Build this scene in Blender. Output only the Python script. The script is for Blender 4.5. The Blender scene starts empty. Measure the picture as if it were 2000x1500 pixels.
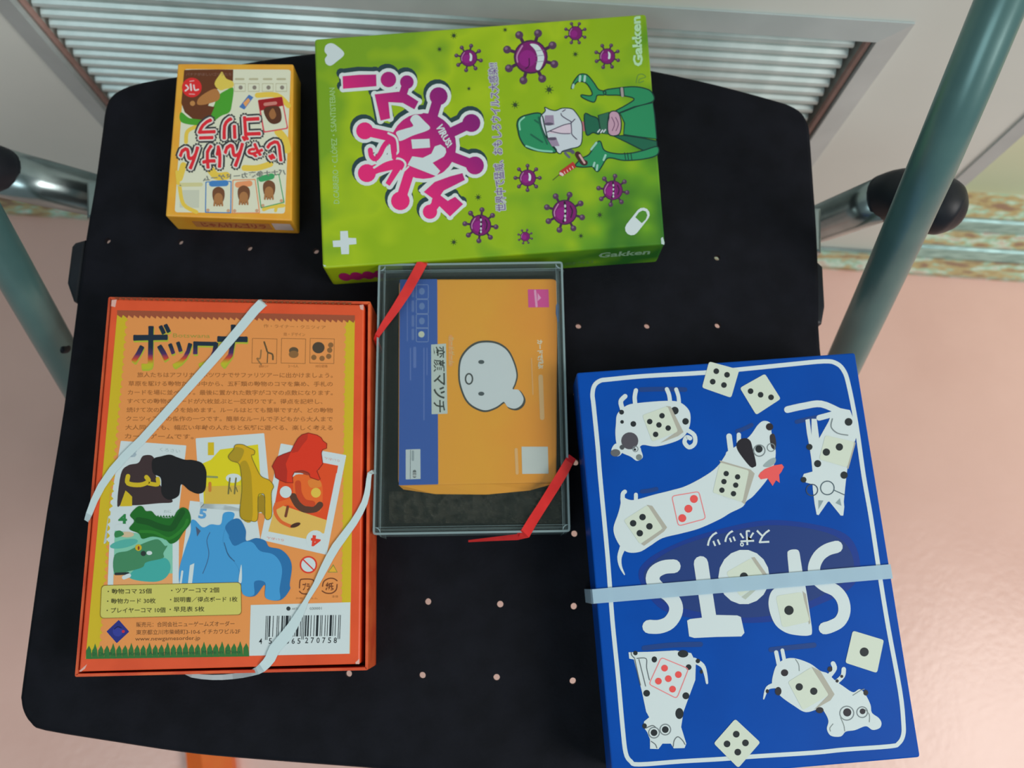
import bpy, bmesh, math, random
from mathutils import Vector, Matrix, noise
random.seed(4)
S = bpy.context.scene
C = S.collection
# ------------------------------------------------------------------ camera, world, light, exposure
FOC, CZ, SZ = 1850.0, 1.01, 0.43            # focal length in pixels (2000 wide), camera height, seat height
pt, rl = math.radians(12.05), math.radians(-0.1)
RC = Matrix.Rotation(pt, 3, 'X') @ Matrix.Rotation(rl, 3, 'Y')
CP = Vector((0, 0, CZ))
cd = bpy.data.cameras.new('camera'); cam = bpy.data.objects.new('camera', cd); C.objects.link(cam)
cd.sensor_fit = 'HORIZONTAL'; cd.sensor_width = 36; cd.lens = 36 * FOC / 2000
cd.clip_start = 0.02
cd.dof.use_dof = True; cd.dof.focus_distance = .5; cd.dof.aperture_fstop = 9
cam.matrix_world = Matrix.Translation(CP) @ RC.to_4x4()
S.camera = cam
S.view_settings.view_transform = 'Standard'; S.view_settings.look = 'None'
S.view_settings.gamma = 1; S.view_settings.use_curve_mapping = False
S.view_settings.exposure = -0.27
w = bpy.data.worlds.new('world'); S.world = w; w.use_nodes = True
w.node_tree.nodes['Background'].inputs[0].default_value = (0.80, 0.96, 1.0, 1)
w.node_tree.nodes['Background'].inputs[1].default_value = 0.25
def area(name, loc, tgt, sx, sy, power, col):
    l = bpy.data.lights.new(name, 'AREA'); l.shape = 'RECTANGLE'; l.size = sx; l.size_y = sy
    l.energy = power; l.color = col
    o = bpy.data.objects.new(name, l); C.objects.link(o); o.location = loc
    o.rotation_euler = (Vector(tgt) - Vector(loc)).to_track_quat('-Z', 'Y').to_euler()
    return o
area('ceiling_and_fill_light', (1.6, -0.62, 2.0), (0.25, 0, 0.3), 0.9, 1.1, 38, (1.0, 0.97, 0.93))
area('ceiling_and_fill_light', (-0.9, -1.1, 2.5), (0, 0.1, 0.4), 1.2, 0.6, 13, (0.78, 0.96, 1.0))  # added fill light from the upper left, brightens the door with a blue tint
# ------------------------------------------------------------------ helpers: rays, tags, meshes
def ray(x, y): return RC @ Vector(((x - 1000) / FOC, -(y - 750) / FOC, -1))
def at(x, y, z):
    d = ray(x, y); return CP + d * ((z - CZ) / d.z)
def dep(x, y, t): return CP + ray(x, y) * t
def tag(o, label=None, cat=None, group=None, kind=None):
    if label: o['label'] = label
    if cat: o['category'] = cat
    if group: o['group'] = group
    if kind: o['kind'] = kind
    return o
def thing(name, loc, label, cat, group=None):
    o = bpy.data.objects.new(name, None); C.objects.link(o); o.location = loc; o.empty_display_size = .02
    return tag(o, label, cat, group)
def off(parent):
    v = Vector((0, 0, 0))
    while parent: v += parent.location; parent = parent.parent
    return v
def mk(name, vs, fs, mats, parent=None, mi=None, smooth=False):
    o0 = off(parent)
    m = bpy.data.meshes.new(name)
    m.from_pydata([tuple(Vector(v) - o0) for v in vs], [], fs)
    if not isinstance(mats, (list, tuple)): mats = [mats]
    for a in mats: m.materials.append(a)
    if mi: m.polygons.foreach_set('material_index', mi)
    if smooth: m.polygons.foreach_set('use_smooth', [True] * len(m.polygons))
    m.update()
    o = bpy.data.objects.new(name, m); C.objects.link(o)
    if parent: o.parent = parent
    return o
def mkbm(name, bm, mats, parent=None, smooth=False):
    o0 = off(parent)
    bmesh.ops.translate(bm, verts=bm.verts, vec=-o0)
    m = bpy.data.meshes.new(name); bm.to_mesh(m); bm.free()
    for a in (mats if isinstance(mats, (list, tuple)) else [mats]): m.materials.append(a)
    if smooth: m.polygons.foreach_set('use_smooth', [True] * len(m.polygons))
    o = bpy.data.objects.new(name, m); C.objects.link(o)
    if parent: o.parent = parent
    return o
# ------------------------------------------------------------------ materials
K = 0.74
def lin(c): return tuple((v / 12.92 if v <= .04045 else ((v + .055) / 1.055) ** 2.4) for v in [x / 255 for x in c])
def alb(c): return tuple(min(.92, v / K) for v in lin(c)) + (1,)
MC = {}
def base_mat(name):
    m = bpy.data.materials.new(name); m.use_nodes = True
    return m, m.node_tree.nodes, m.node_tree.links, m.node_tree.nodes['Principled BSDF']
def ink(c, rough=.42):
    k = (tuple(c), rough)
    if k not in MC:
        m, n, l, b = base_mat('printed_ink')
        nz = n.new('ShaderNodeTexNoise'); nz.inputs['Scale'].default_value = 900
        mx = n.new('ShaderNodeMix'); mx.data_type = 'RGBA'
        a = alb(c); mx.inputs[6].default_value = tuple(v * .93 for v in a[:3]) + (1,); mx.inputs[7].default_value = tuple(min(1, v * 1.06) for v in a[:3]) + (1,)
        l.new(nz.outputs[0], mx.inputs[0]); l.new(mx.outputs[2], b.inputs['Base Color'])
        b.inputs['Roughness'].default_value = rough; b.inputs['Specular IOR Level'].default_value = .3
        MC[k] = m
    return MC[k]
def noisy(name, c1, c2, scale, rough=.5, metal=0, bump=0, bscale=None, detail=4, lo=.35, hi=.65, spec=.5, stretch=None):
    m, n, l, b = base_mat(name)
    tc = n.new('ShaderNodeTexCoord'); mp = n.new('ShaderNodeMapping'); l.new(tc.outputs['Object'], mp.inputs[0])
    if stretch: mp.inputs['Scale'].default_value = stretch
    nz = n.new('ShaderNodeTexNoise'); nz.inputs['Scale'].default_value = scale; nz.inputs['Detail'].default_value = detail
    l.new(mp.outputs[0], nz.inputs[0])
    cr = n.new('ShaderNodeValToRGB'); cr.color_ramp.elements[0].position = lo; cr.color_ramp.elements[1].position = hi
    cr.color_ramp.elements[0].color = alb(c1); cr.color_ramp.elements[1].color = alb(c2)
    l.new(nz.outputs[0], cr.inputs[0]); l.new(cr.outputs[0], b.inputs['Base Color'])
    b.inputs['Roughness'].default_value = rough; b.inputs['Metallic'].default_value = metal
    b.inputs['Specular IOR Level'].default_value = spec
    if bump:
        n2 = n.new('ShaderNodeTexNoise'); n2.inputs['Scale'].default_value = bscale or scale; n2.inputs['Detail'].default_value = 3
        l.new(mp.outputs[0], n2.inputs[0])
        bp = n.new('ShaderNodeBump'); bp.inputs['Strength'].default_value = bump; bp.inputs['Distance'].default_value = .001
        l.new(n2.outputs[0], bp.inputs['Height']); l.new(bp.outputs[0], b.inputs['Normal'])
    return m
def grad(name, p0, p1, stops, rough=.42, blotch=None):
    """colour runs along the object from world point p0 to p1 (printed gradient)"""
    m, n, l, b = base_mat(name)
    g = n.new('ShaderNodeNewGeometry'); sub = n.new('ShaderNodeVectorMath'); sub.operation = 'SUBTRACT'
    l.new(g.outputs['Position'], sub.inputs[0]); sub.inputs[1].default_value = p0
    d = Vector(p1) - Vector(p0); dt = n.new('ShaderNodeVectorMath'); dt.operation = 'DOT_PRODUCT'
    l.new(sub.outputs[0], dt.inputs[0]); dt.inputs[1].default_value = d / d.length_squared
    cr = n.new('ShaderNodeValToRGB'); e = cr.color_ramp.elements
    while len(e) < len(stops): e.new(.5)
    for i, (p, c) in enumerate(stops): e[i].position = p; e[i].color = alb(c)
    src = dt.outputs['Value']
    if blotch:
        vz = n.new('ShaderNodeTexVoronoi'); vz.inputs['Scale'].default_value = blotch[0]; vz.feature = 'SMOOTH_F1'
        nz = n.new('ShaderNodeTexNoise'); nz.inputs['Scale'].default_value = blotch[0] * .6
        tc = n.new('ShaderNodeTexCoord'); l.new(tc.outputs['Object'], vz.inputs['Vector']); l.new(tc.outputs['Object'], nz.inputs['Vector'])
        a1 = n.new('ShaderNodeMath'); a1.operation = 'ADD'; l.new(vz.outputs['Distance'], a1.inputs[0]); l.new(nz.outputs[0], a1.inputs[1])
        a2 = n.new('ShaderNodeMath'); a2.operation = 'MULTIPLY_ADD'; l.new(a1.outputs[0], a2.inputs[0]); a2.inputs[1].default_value = blotch[1]; l.new(dt.outputs['Value'], a2.inputs[2])
        a3 = n.new('ShaderNodeMath'); a3.operation = 'SUBTRACT'; l.new(a2.outputs[0], a3.inputs[0]); a3.inputs[1].default_value = blotch[1] * .9
        src = a3.outputs[0]
    l.new(src, cr.inputs[0]); l.new(cr.outputs[0], b.inputs['Base Color'])
    b.inputs['Roughness'].default_value = rough; b.inputs['Specular IOR Level'].default_value = .3
    return m
def clear(name, c, trans, rough=.08, bump=0, bs=60):
    m, n, l, b = base_mat(name)
    b.inputs['Base Color'].default_value = alb(c); b.inputs['Roughness'].default_value = rough
    if bump:
        n2 = n.new('ShaderNodeTexNoise'); n2.inputs['Scale'].default_value = bs; n2.inputs['Detail'].default_value = 5
        bp = n.new('ShaderNodeBump'); bp.inputs['Strength'].default_value = bump; bp.inputs['Distance'].default_value = .01
        l.new(n2.outputs[0], bp.inputs['Height']); l.new(bp.outputs[0], b.inputs['Normal'])
    t = n.new('ShaderNodeBsdfTransparent'); mx = n.new('ShaderNodeMixShader'); mx.inputs[0].default_value = 1 - trans
    l.new(t.outputs[0], mx.inputs[1]); l.new(b.outputs[0], mx.inputs[2])
    l.new(mx.outputs[0], n['Material Output'].inputs[0])
    return m
WH = (190, 201, 204)
M = {}
M['floor'] = noisy('pink_vinyl_floor', (206, 167, 156), (213, 175, 164), 6, rough=.25, bump=.3, bscale=110, spec=.45)
M['seat'] = noisy('black_moulded_plastic', (13, 14, 20), (18, 19, 26), 60, rough=.6, bump=.15, bscale=500, spec=.12)
M['black'] = noisy('black_rubber', (16, 19, 26), (24, 28, 35), 40, rough=.45, spec=.35)
M['tube'] = noisy('grey_green_painted_steel', (72, 106, 106), (80, 114, 112), 30, rough=.3, spec=.7, metal=.25)
M['chrome'] = noisy('worn_chrome', (118, 132, 132), (150, 162, 162), 30, rough=.26, metal=.95)
M['door'] = noisy('white_painted_steel', (200, 206, 200), (206, 211, 205), 5, rough=.5)
M['flange'] = noisy('grey_aluminium_flange', (160, 170, 170), (168, 178, 178), 20, rough=.4, metal=.1)
M['slat'] = noisy('brushed_aluminium_slat', (168, 184, 182), (196, 208, 206), 30, rough=.34, metal=.4, stretch=(1, 1, 1))
M['dark'] = noisy('dark_recess', (30, 28, 28), (45, 38, 38), 30, rough=.8)
M['reveal_reflection'] = noisy('pink_reflection_on_reveal', (150, 120, 112), (165, 135, 128), 60, rough=.5)  # grille reveal; the pink it reflects is put into its colour
M['cream'] = noisy('cream_wall_paint', (205, 208, 178), (212, 215, 186), 5, rough=.6)
M['steel'] = noisy('steel_rail', (120, 140, 140), (160, 180, 180), 50, rough=.3, metal=.7, stretch=(1, 8, 8))
def sill_mat():
    m, n, l, b = base_mat('distressed_painted_wood')
    tc = n.new('ShaderNodeTexCoord'); mp = n.new('ShaderNodeMapping'); mp.inputs['Scale'].default_value = (1, 3.6, 3.6)
    l.new(tc.outputs['Object'], mp.inputs[0])
    nz = n.new('ShaderNodeTexNoise'); nz.inputs['Scale'].default_value = 42; nz.inputs['Detail'].default_value = 5; l.new(mp.outputs[0], nz.inputs[0])
    cr = n.new('ShaderNodeValToRGB'); e = cr.color_ramp.elements
    for _ in range(4): e.new(.5)
    for i, (p, c) in enumerate([(.36, (140, 108, 90)), (.44, (168, 146, 104)), (.5, (176, 160, 124)), (.54, (146, 180, 158)), (.6, (190, 202, 188)), (.66, (186, 166, 150))]):
        e[i].position = p; e[i].color = alb(c)
    l.new(nz.outputs[0], cr.inputs[0]); l.new(cr.outputs[0], b.inputs['Base Color']); b.inputs['Roughness'].default_value = .55
    bp = n.new('ShaderNodeBump'); bp.inputs['Strength'].default_value = .4; bp.inputs['Distance'].default_value = .002
    l.new(nz.outputs[0], bp.inputs['Height']); l.new(bp.outputs[0], b.inputs['Normal'])
    return m
M['sill'] = sill_mat()
# ------------------------------------------------------------------ shape helpers
def cr_(p, closed=True, n=5):
    p = [Vector(q) for q in p]; out = []; N = len(p)
    for i in range(N if closed else N - 1):
        if closed: a, b, c, d = p[i - 1], p[i], p[(i + 1) % N], p[(i + 2) % N]
        else: a, b, c, d = p[max(i - 1, 0)], p[i], p[i + 1], p[min(i + 2, N - 1)]
        for k in range(n):
            t = k / n
            out.append(.5 * ((2 * b) + (c - a) * t + (2 * a - 5 * b + 4 * c - d) * t * t + (3 * b - a - 3 * c + d) * t ** 3))
    if not closed: out.append(p[-1])
    return out
def rnd(p, r, n=4):
    out = []; N = len(p); p = [Vector(q) for q in p]
    for i in range(N):
        a, b, c = p[i - 1], p[i], p[(i + 1) % N]
        u = (a - b).normalized(); v = (c - b).normalized(); ang = u.angle(v); d = r / math.tan(ang / 2)
        s, e = b + u * d, b + v * d
        for k in range(n + 1):
            t = k / n; out.append((1 - t) ** 2 * s + 2 * t * (1 - t) * b + t * t * e)
    return out
def inset(p, d):
    N = len(p); A = sum(p[i].x * p[(i + 1) % N].y - p[(i + 1) % N].x * p[i].y for i in range(N)); sg = 1 if A > 0 else -1
    out = []
    for i in range(N):
        e1 = (p[i] - p[i - 1]); e2 = (p[(i + 1) % N] - p[i])
        n1 = Vector((-e1.y, e1.x)); n2 = Vector((-e2.y, e2.x))
        n1 = n1.normalized() if n1.length > 1e-9 else n2.normalized(); n2 = n2.normalized() if n2.length > 1e-9 else n1
        nn = (n1 + n2).normalized(); out.append(p[i] + nn * sg * d / max(.4, nn.dot(n1)))
    return out
def prism(poly, z0, z1, bev=0.0, vs=None, fs=None, bot=True):
    """closed slab with the 2D outline poly and a rounded upper edge"""
    vs = [] if vs is None else vs; fs = [] if fs is None else fs
    N = len(poly); rings = [(poly, z0)]
    if bev:
        rings += [(poly, z1 - bev), (inset(poly, bev * .3), z1 - bev * .3), (inset(poly, bev), z1)]
    else: rings += [(poly, z1)]
    b = len(vs)
    for pl, z in rings: vs += [(q.x, q.y, z) for q in pl]
    for r in range(len(rings) - 1):
        for i in range(N):
            j = (i + 1) % N; fs.append((b + r * N + i, b + r * N + j, b + (r + 1) * N + j, b + (r + 1) * N + i))
    fs.append(tuple(b + (len(rings) - 1) * N + i for i in range(N)))
    if bot: fs.append(tuple(b + N - 1 - i for i in range(N)))
    return vs, fs
def px2(pts, z): return [Vector(at(x, y, z)[:2]) for x, y in pts]
def ringwall(outer, thick, z0, z1, vs, fs):
    inner = inset(outer, thick); N = len(outer); b = len(vs)
    for pl, z in ((outer, z0), (outer, z1), (inner, z1), (inner, z0)): vs += [(q.x, q.y, z) for q in pl]
    for r in range(4):
        for i in range(N):
            j = (i + 1) % N; fs.append((b + r * N + i, b + r * N + j, b + ((r + 1) % 4) * N + j, b + ((r + 1) % 4) * N + i))
def tube(name, path, radii, mat, parent, n=20, squash=None, cap=True):
    """swept round (or squashed) tube through 3D points"""
    P = [Vector(p) for p in path]; vs = []; fs = []
    if not isinstance(radii, (list, tuple)): radii = [radii] * len(P)
    up = Vector((0, 0, 1))
    for i, p in enumerate(P):
        t = (P[min(i + 1, len(P) - 1)] - P[max(i - 1, 0)]).normalized()
        a = t.cross(up); a = a.normalized() if a.length > 1e-4 else Vector((1, 0, 0)); b = a.cross(t).normalized()
        sa, sb = squash or (1, 1)
        for k in range(n):
            th = 2 * math.pi * k / n; vs.append(p + a * math.cos(th) * radii[i] * sa + b * math.sin(th) * radii[i] * sb)
    for i in range(len(P) - 1):
        for k in range(n):
            j = (k + 1) % n; fs.append((i * n + k, i * n + j, (i + 1) * n + j, (i + 1) * n + k))
    if cap: fs.append(tuple(range(n))); fs.append(tuple((len(P) - 1) * n + k for k in range(n)))
    return mk(name, vs, fs, mat, parent, smooth=True)
def ribbon(name, pts, widths, mat, parent=None, th=.0007, side=None):
    """flat band along 3D points; side gives the width direction when it is not in the horizontal plane"""
    P = [Vector(p) for p in pts]; vs = []; fs = []; N = len(P)
    prev = next(Vector((-(P[k + 1] - P[k]).y, (P[k + 1] - P[k]).x, 0)).normalized() for k in range(N - 1) if (P[k + 1] - P[k]).xy.length > 1e-5)
    for i, p in enumerate(P):
        a = P[min(i + 1, N - 1)] - P[max(i - 1, 0)]
        s = Vector((-a.y, a.x, 0)) if side is None else Vector(side)
        s = s.normalized() if s.length > 1e-5 else prev
        prev = s
        nrm = a.normalized().cross(s).normalized() * th * .5
        wd = widths[i] * .5
        vs += [p + s * wd + nrm, p - s * wd + nrm, p - s * wd - nrm, p + s * wd - nrm]
    for i in range(N - 1):
        for k in range(4):
            j = (k + 1) % 4; fs.append((i * 4 + k, i * 4 + j, i * 4 + 4 + j, i * 4 + 4 + k))
    fs += [(0, 1, 2, 3), tuple(4 * (N - 1) + k for k in range(4))]
    return mk(name, vs, fs, mat, parent, smooth=False)
# ------------------------------------------------------------------ printed artwork: thin inked shapes lying on a face
class Art:
    def __init__(s, z=None, mapper=None, base=6e-5):
        s.vs = []; s.fs = []; s.mi = []; s.mats = []; s.ct = {}
        s.map = mapper or (lambda x, y, h: at(x, y, z + h)); s.base = base
    def m(s, c):
        mt = ink(c) if isinstance(c, tuple) else c
        if mt not in s.mats: s.mats.append(mt)
        return s.mats.index(mt)
    def hh(s, L):
        s.ct[L] = min(s.ct.get(L, 0) + 1, 95)
        return s.base + L * 4e-5 + s.ct[L] * 4e-7
    def face(s, pts, c, L):
        b = len(s.vs); h = s.hh(L)
        s.vs += [s.map(q[0], q[1], h) for q in pts]; s.fs.append(tuple(range(b, b + len(pts)))); s.mi.append(s.m(c))
    def poly(s, V, pts, c, L=1, sm=False):
        q = [V(p) for p in pts]; s.face(cr_(q) if sm else q, c, L)
    def blob(s, V, pts, c, L=1): s.poly(V, pts, c, L, True)
    def rpoly(s, V, pts, r, c, L=1): s.face(rnd([V(p) for p in pts], r), c, L)
    def disc(s, V, x, y, r, c, L=1, ry=None, n=18, rot=0):
        k = V.s; cx, cy = V((x, y)); rx = r / k; ry = (ry or r) / k; a = math.radians(rot)
        s.face([(cx + rx * math.cos(t) * math.cos(a) - ry * math.sin(t) * math.sin(a), cy + rx * math.cos(t) * math.sin(a) + ry * math.sin(t) * math.cos(a))
                for t in [2 * math.pi * i / n for i in range(n)]], c, L)
    def stroke(s, V, pts, wd, c, L=1, sm=True, closed=False, taper=None):
        k = V.s; q = [Vector(V(p)) for p in pts]
        if sm and len(q) > 2: q = cr_(q, closed, 4)
        elif closed: q = q + [q[0]]
        if closed and sm: q = q + [q[0]]
        N = len(q); mi = s.m(c); pl = []
        for i in range(N):
            if closed: a = q[(i + 1) % (N - 1)] - q[(i - 1) % (N - 1)]
            else: a = q[min(i + 1, N - 1)] - q[max(i - 1, 0)]
            a = a.normalized() if a.length > 1e-9 else Vector((1, 0)); nn = Vector((-a.y, a.x))
            ww = wd / k / 2 * (1 if taper is None else 1 + (taper - 1) * i / (N - 1)); pl.append((q[i], nn, ww))
        h0 = s.hh(L)
        for i in range(N - 1):
            (p, nn, ww), (p2, n2, w2) = pl[i], pl[i + 1]; b = len(s.vs); h = h0 + 4e-7 * (i % 8)
            s.vs += [s.map(*(p + nn * ww), h), s.map(*(p - nn * ww), h), s.map(*(p2 - n2 * w2), h), s.map(*(p2 + n2 * w2), h)]
            s.fs.append((b, b + 1, b + 2, b + 3)); s.mi.append(mi)
        if not closed:
            for (p, nn, ww), sg in ((pl[0], 1), (pl[-1], -1)):
                t = Vector((-nn.y, nn.x)) * sg
                s.face([p + nn * ww * math.cos(x) + t * ww * math.sin(x) for x in [math.pi * i / 6 for i in range(7)]], c, L)
    def ring(s, V, x, y, r, wd, c, L=1, ry=None, n=16):
        ry = ry or r
        s.stroke(V, [(x + r * math.cos(2 * math.pi * i / n), y + ry * math.sin(2 * math.pi * i / n)) for i in range(n)], wd, c, L, sm=True, closed=True)
    def text(s, V, body, q, c, L=1, bold=0.0, spread=0):
        if spread:            # thick outline: the same glyphs shifted all round
            for i in range(10):
                t = 2 * math.pi * i / 10; d = (spread * math.cos(t), spread * math.sin(t))
                s.text(I, body, [(V(p)[0] + d[0], V(p)[1] + d[1]) for p in q], c, L, bold)
            s.text(V, body, q, c, L, bold); return
        """q: the text's top-left, top-right, bottom-right, bottom-left corners"""
        q = [Vector(V(p)) for p in q]; tv, tf = glyphs(body, bold); b = len(s.vs); h = s.hh(L); mi = s.m(c)
        for u, v in tv:
            p = q[0] * (1 - u) * (1 - v) + q[1] * u * (1 - v) + q[2] * u * v + q[3] * (1 - u) * v
            s.vs.append(s.map(p.x, p.y, h))
        for f in tf: s.fs.append(tuple(b + i for i in f)); s.mi.append(mi)
    def build(s, name, parent, label=None):
        o = mk(name, s.vs, s.fs, s.mats, parent, s.mi)
        if label: o['label'] = label
        return o
class Vw:
    def __init__(s, ox=0, oy=0, k=1.0): s.o = (ox, oy); s.s = k
    def __call__(s, p): return (s.o[0] + p[0] / s.s, s.o[1] + p[1] / s.s)
I = Vw()
GC = {}
def glyphs(body, bold):
    if (body, bold) in GC: return GC[(body, bold)]
    c = bpy.data.curves.new('t', 'FONT'); c.body = body; c.resolution_u = 2; c.offset = bold; c.fill_mode = 'FRONT'
    o = bpy.data.objects.new('t', c); C.objects.link(o)
    m = bpy.data.meshes.new_from_object(o.evaluated_get(bpy.context.evaluated_depsgraph_get()))
    vs = [v.co.copy() for v in m.vertices]; fs = [tuple(p.vertices) for p in m.polygons]
    C.objects.unlink(o); bpy.data.objects.remove(o); bpy.data.curves.remove(c); bpy.data.meshes.remove(m)
    x0, x1 = min(v.x for v in vs), max(v.x for v in vs); y0, y1 = min(v.y for v in vs), max(v.y for v in vs)
    tv = [((v.x - x0) / (x1 - x0), (y1 - v.y) / (y1 - y0)) for v in vs]
    GC[(body, bold)] = (tv, fs); return tv, fs

# ================================================================== SETTING
floor = mk('floor', [(-1.6, -1.5, 0), (1.9, -1.5, 0), (1.9, .9, 0), (-1.6, .9, 0), (-1.6, -1.5, -.02), (1.9, -1.5, -.02), (1.9, .9, -.02), (-1.6, .9, -.02)],
           [(0, 1, 2, 3), (7, 6, 5, 4), (0, 4, 5, 1), (1, 5, 6, 2), (2, 6, 7, 3), (3, 7, 4, 0)], M['floor'])
tag(floor, 'pink vinyl floor', kind='structure')
DA = at(1600, 490, 0); DB = at(20, 385, 0)
U = (DA - DB).normalized(); NW = Vector((-U.y, U.x, 0)).normalized()      # along the door, into the door
if NW.y < 0: NW = -NW
FR = Matrix((U, NW, Vector((0, 0, 1)))).transposed()
def dw(s, n, z): return DB + U * s + NW * n + Vector((0, 0, z))
def box(s0, s1, n0, n1, z0, z1, vs, fs):
    b = len(vs)
    for z in (z0, z1): vs += [dw(s0, n0, z), dw(s1, n0, z), dw(s1, n1, z), dw(s0, n1, z)]
    fs += [tuple(b + i for i in f) for f in ((3, 2, 1, 0), (4, 5, 6, 7), (0, 1, 5, 4), (1, 2, 6, 5), (2, 3, 7, 6), (3, 0, 4, 7))]
def dbox(name, rects, mat, parent=None, **k):
    vs = []; fs = []
    for r in rects: box(*r, vs, fs)
    return mk(name, vs, fs, mat, parent, **k)
# white door leaf with an opening for the grille
g0, g1, gz0, gz1 = .2085, .826, .09, .415
dr = tag(dbox('door_1', [(-.75, g0, 0, .03, .012, 1.9), (g1, .978, 0, .03, .012, 1.9), (g0, g1, 0, .03, gz1, 1.9), (g0, g1, 0, .03, .012, gz0)], M['door']), 'white steel door with a louvred grille', kind='structure')
dbox('door_edge_strip', [(.978, .992, -.002, .032, .012, 1.9)], M['flange'], dr)
vg = thing('vent_grille', dw(.5, 0, .09), 'wide silver louvred vent grille set in the white door', 'vent')
dbox('backing', [(g0, g1, .024, .0265, gz0, gz1)], M['dark'], vg)
fl = .019
vs = []; fs = []
o_ = [(g0 - fl, gz0 - fl), (g1 + fl, gz0 - fl), (g1 + fl, gz1 + fl), (g0 - fl, gz1 + fl)]
i_ = [(g0, gz0), (g1, gz0), (g1, gz1), (g0, gz1)]
for pl, nn in ((o_, -.0002), (o_, -.0015), (i_, -.005), (i_, .004)): vs += [dw(a, nn, z) for a, z in pl]
for r in range(3):
    for i in range(4): j = (i + 1) % 4; fs.append((r * 4 + i, r * 4 + j, r * 4 + 4 + j, r * 4 + 4 + i))
mk('frame', vs, fs, M['flange'], vg)
dbox('side_strip', [(g1 - .0042, g1 - .0012, -.001, .004, gz0, gz1)], M['reveal_reflection'], vg)
dbox('side_strip', [(g0 + .0005, g0 + .002, .001, .006, gz0, gz1)], M['reveal_reflection'], vg)
pitch = .0137; sl = None
for k in range(24):
    z = gz1 - .009 - k * pitch
    if z < gz0 + .005: break
    if sl is None:
        vs = []; fs = []; prof = []
        for a in range(9):
            t = math.pi * (a / 8); prof.append((.016 - .0125 * math.sin(t), -.0062 * math.cos(t) + .0018 * math.sin(t)))
        prof += [(.018, .0058), (.018, -.0062)]
        n = len(prof)
        for s_ in (g0 + .006, g1 - .0085): vs += [dw(s_, a, z + b) for a, b in prof]
        for i in range(n): j = (i + 1) % n; fs.append((i, j, n + j, n + i))
        fs += [tuple(range(n - 1, -1, -1)), tuple(range(n, 2 * n))]
        sl = mk('slat', vs, fs, M['slat'], vg); z0s = z
    else:
        o = sl.copy(); C.objects.link(o); o.location = (0, 0, z - z0s)
# threshold sill with two steel rails, cream wall behind
fa = at(1600, 525, 0)
nf = (fa - DB).dot(NW)          # front edge of the sill
nb = (at(2000, 389, 0) - DB).dot(NW)
sill = tag(dbox('trim_1', [(-.8, 1.9, nf, nb, 0, .009)], M['sill']), 'distressed brown and mint painted wooden door threshold', kind='structure')
def railband(y0, y1):
    a = (at(1950, y0, .011) - DB).dot(NW); b = (at(1950, y1, .011) - DB).dot(NW); return min(a, b), max(a, b)
for (y0, y1) in ((430, 455), (487, 512)):
    a, b = railband(y0, y1)
    vs = []; fs = []
    box(.0, 1.9, a, b, .0085, .0105, vs, fs); box(.0, 1.9, a, a + .0022, .0105, .0135, vs, fs); box(.0, 1.9, b - .0022, b, .0105, .0135, vs, fs)
    mk('rail', vs, fs, M['steel'], sill)['label'] = 'steel door rail'
tag(dbox('wall_back', [(-.8, 1.9, nb, nb + .08, 0, 2.2)], M['cream']), 'cream wall behind the door', kind='structure')
# orange strip on the floor, under the front edge of the seat
o1 = thing('plastic_strip', at(415, 1520, 0), 'bright orange folded plastic strip on the floor under the seat front', 'strip')
om = noisy('orange_plastic', (215, 92, 28), (225, 104, 36), 40, rough=.35)
z_ = .012
pts = [at(362, 1462, z_), at(395, 1466, z_), at(452, 1474, z_), at(470, 1640, z_), at(420, 1640, z_), at(378, 1640, z_)]
hh = [0, .006, .001, .001, .006, 0]
vs = [(p.x, p.y, z_ + h) for p, h in zip(pts, hh)] + [(p.x, p.y, .0003) for p in pts]
mk('folded_sheet', vs, [(0, 1, 4, 5), (1, 2, 3, 4), (0, 5, 11, 6), (2, 8, 9, 3), (0, 6, 7, 1), (1, 7, 8, 2), (5, 4, 10, 11), (4, 3, 9, 10), (11, 10, 9, 8, 7, 6)], om, o1)

# ================================================================== CHAIR
chair = thing('folding_chair', (-.04, .12, 0), 'folding chair with black perforated plastic seat and grey tube frame', 'chair')
outline = [(920, 88), (760, 92), (610, 102), (477, 121), (345, 147), (280, 158), (240, 170), (214, 188), (203, 215), (197, 258), (183, 360), (165, 466), (147, 600), (121, 800), (88, 1000), (66, 1150), (40, 1340),
           (38, 1368), (43, 1392), (57, 1414), (84, 1428), (224, 1451), (350, 1470), (455, 1481), (700, 1500), (900, 1514), (1200, 1519), (1400, 1510), (1560, 1486), (1640, 1462), (1685, 1425), (1692, 1380), (1672, 1180),
           (1640, 940), (1604, 680), (1601, 560), (1597, 450), (1590, 350), (1584, 265), (1580, 240), (1567, 218), (1545, 204), (1512, 193), (1400, 163), (1272, 135), (1100, 104)]
so = px2(outline, SZ); so = [Vector(v) for v in cr_(so, True, 3)]
vs, fs = prism(so, SZ - .004, SZ, .0028)
ringwall(inset(so, .0006), .0035, SZ - .022, SZ - .0035, vs, fs)
seat = mk('seat', vs, fs, M['seat'], chair)
holes = [(1130, 636), (1264, 636), (1402, 635), (1401, 503), (1124, 903), (1122, 1042), (1121, 1184), (977, 1180), (836, 1175), (1119, 1330), (970, 1323), (825, 1319), (352, 472), (487, 484), (617, 490),
         (681, 1316), (1126, 770), (210, 470)]
bm = bmesh.new()
for hx, hy in holes:
    p = at(hx, hy, SZ)
    bmesh.ops.create_cone(bm, cap_ends=True, segments=14, radius1=.0019, radius2=.0019, depth=.02, matrix=Matrix.Translation(p - Vector((0, 0, .003))))
cut = mkbm('cut', bm, M['black'])
md = seat.modifiers.new('b', 'BOOLEAN'); md.operation = 'DIFFERENCE'; md.object = cut; md.solver = 'EXACT'
me = bpy.data.meshes.new_from_object(seat.evaluated_get(bpy.context.evaluated_depsgraph_get()))
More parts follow.
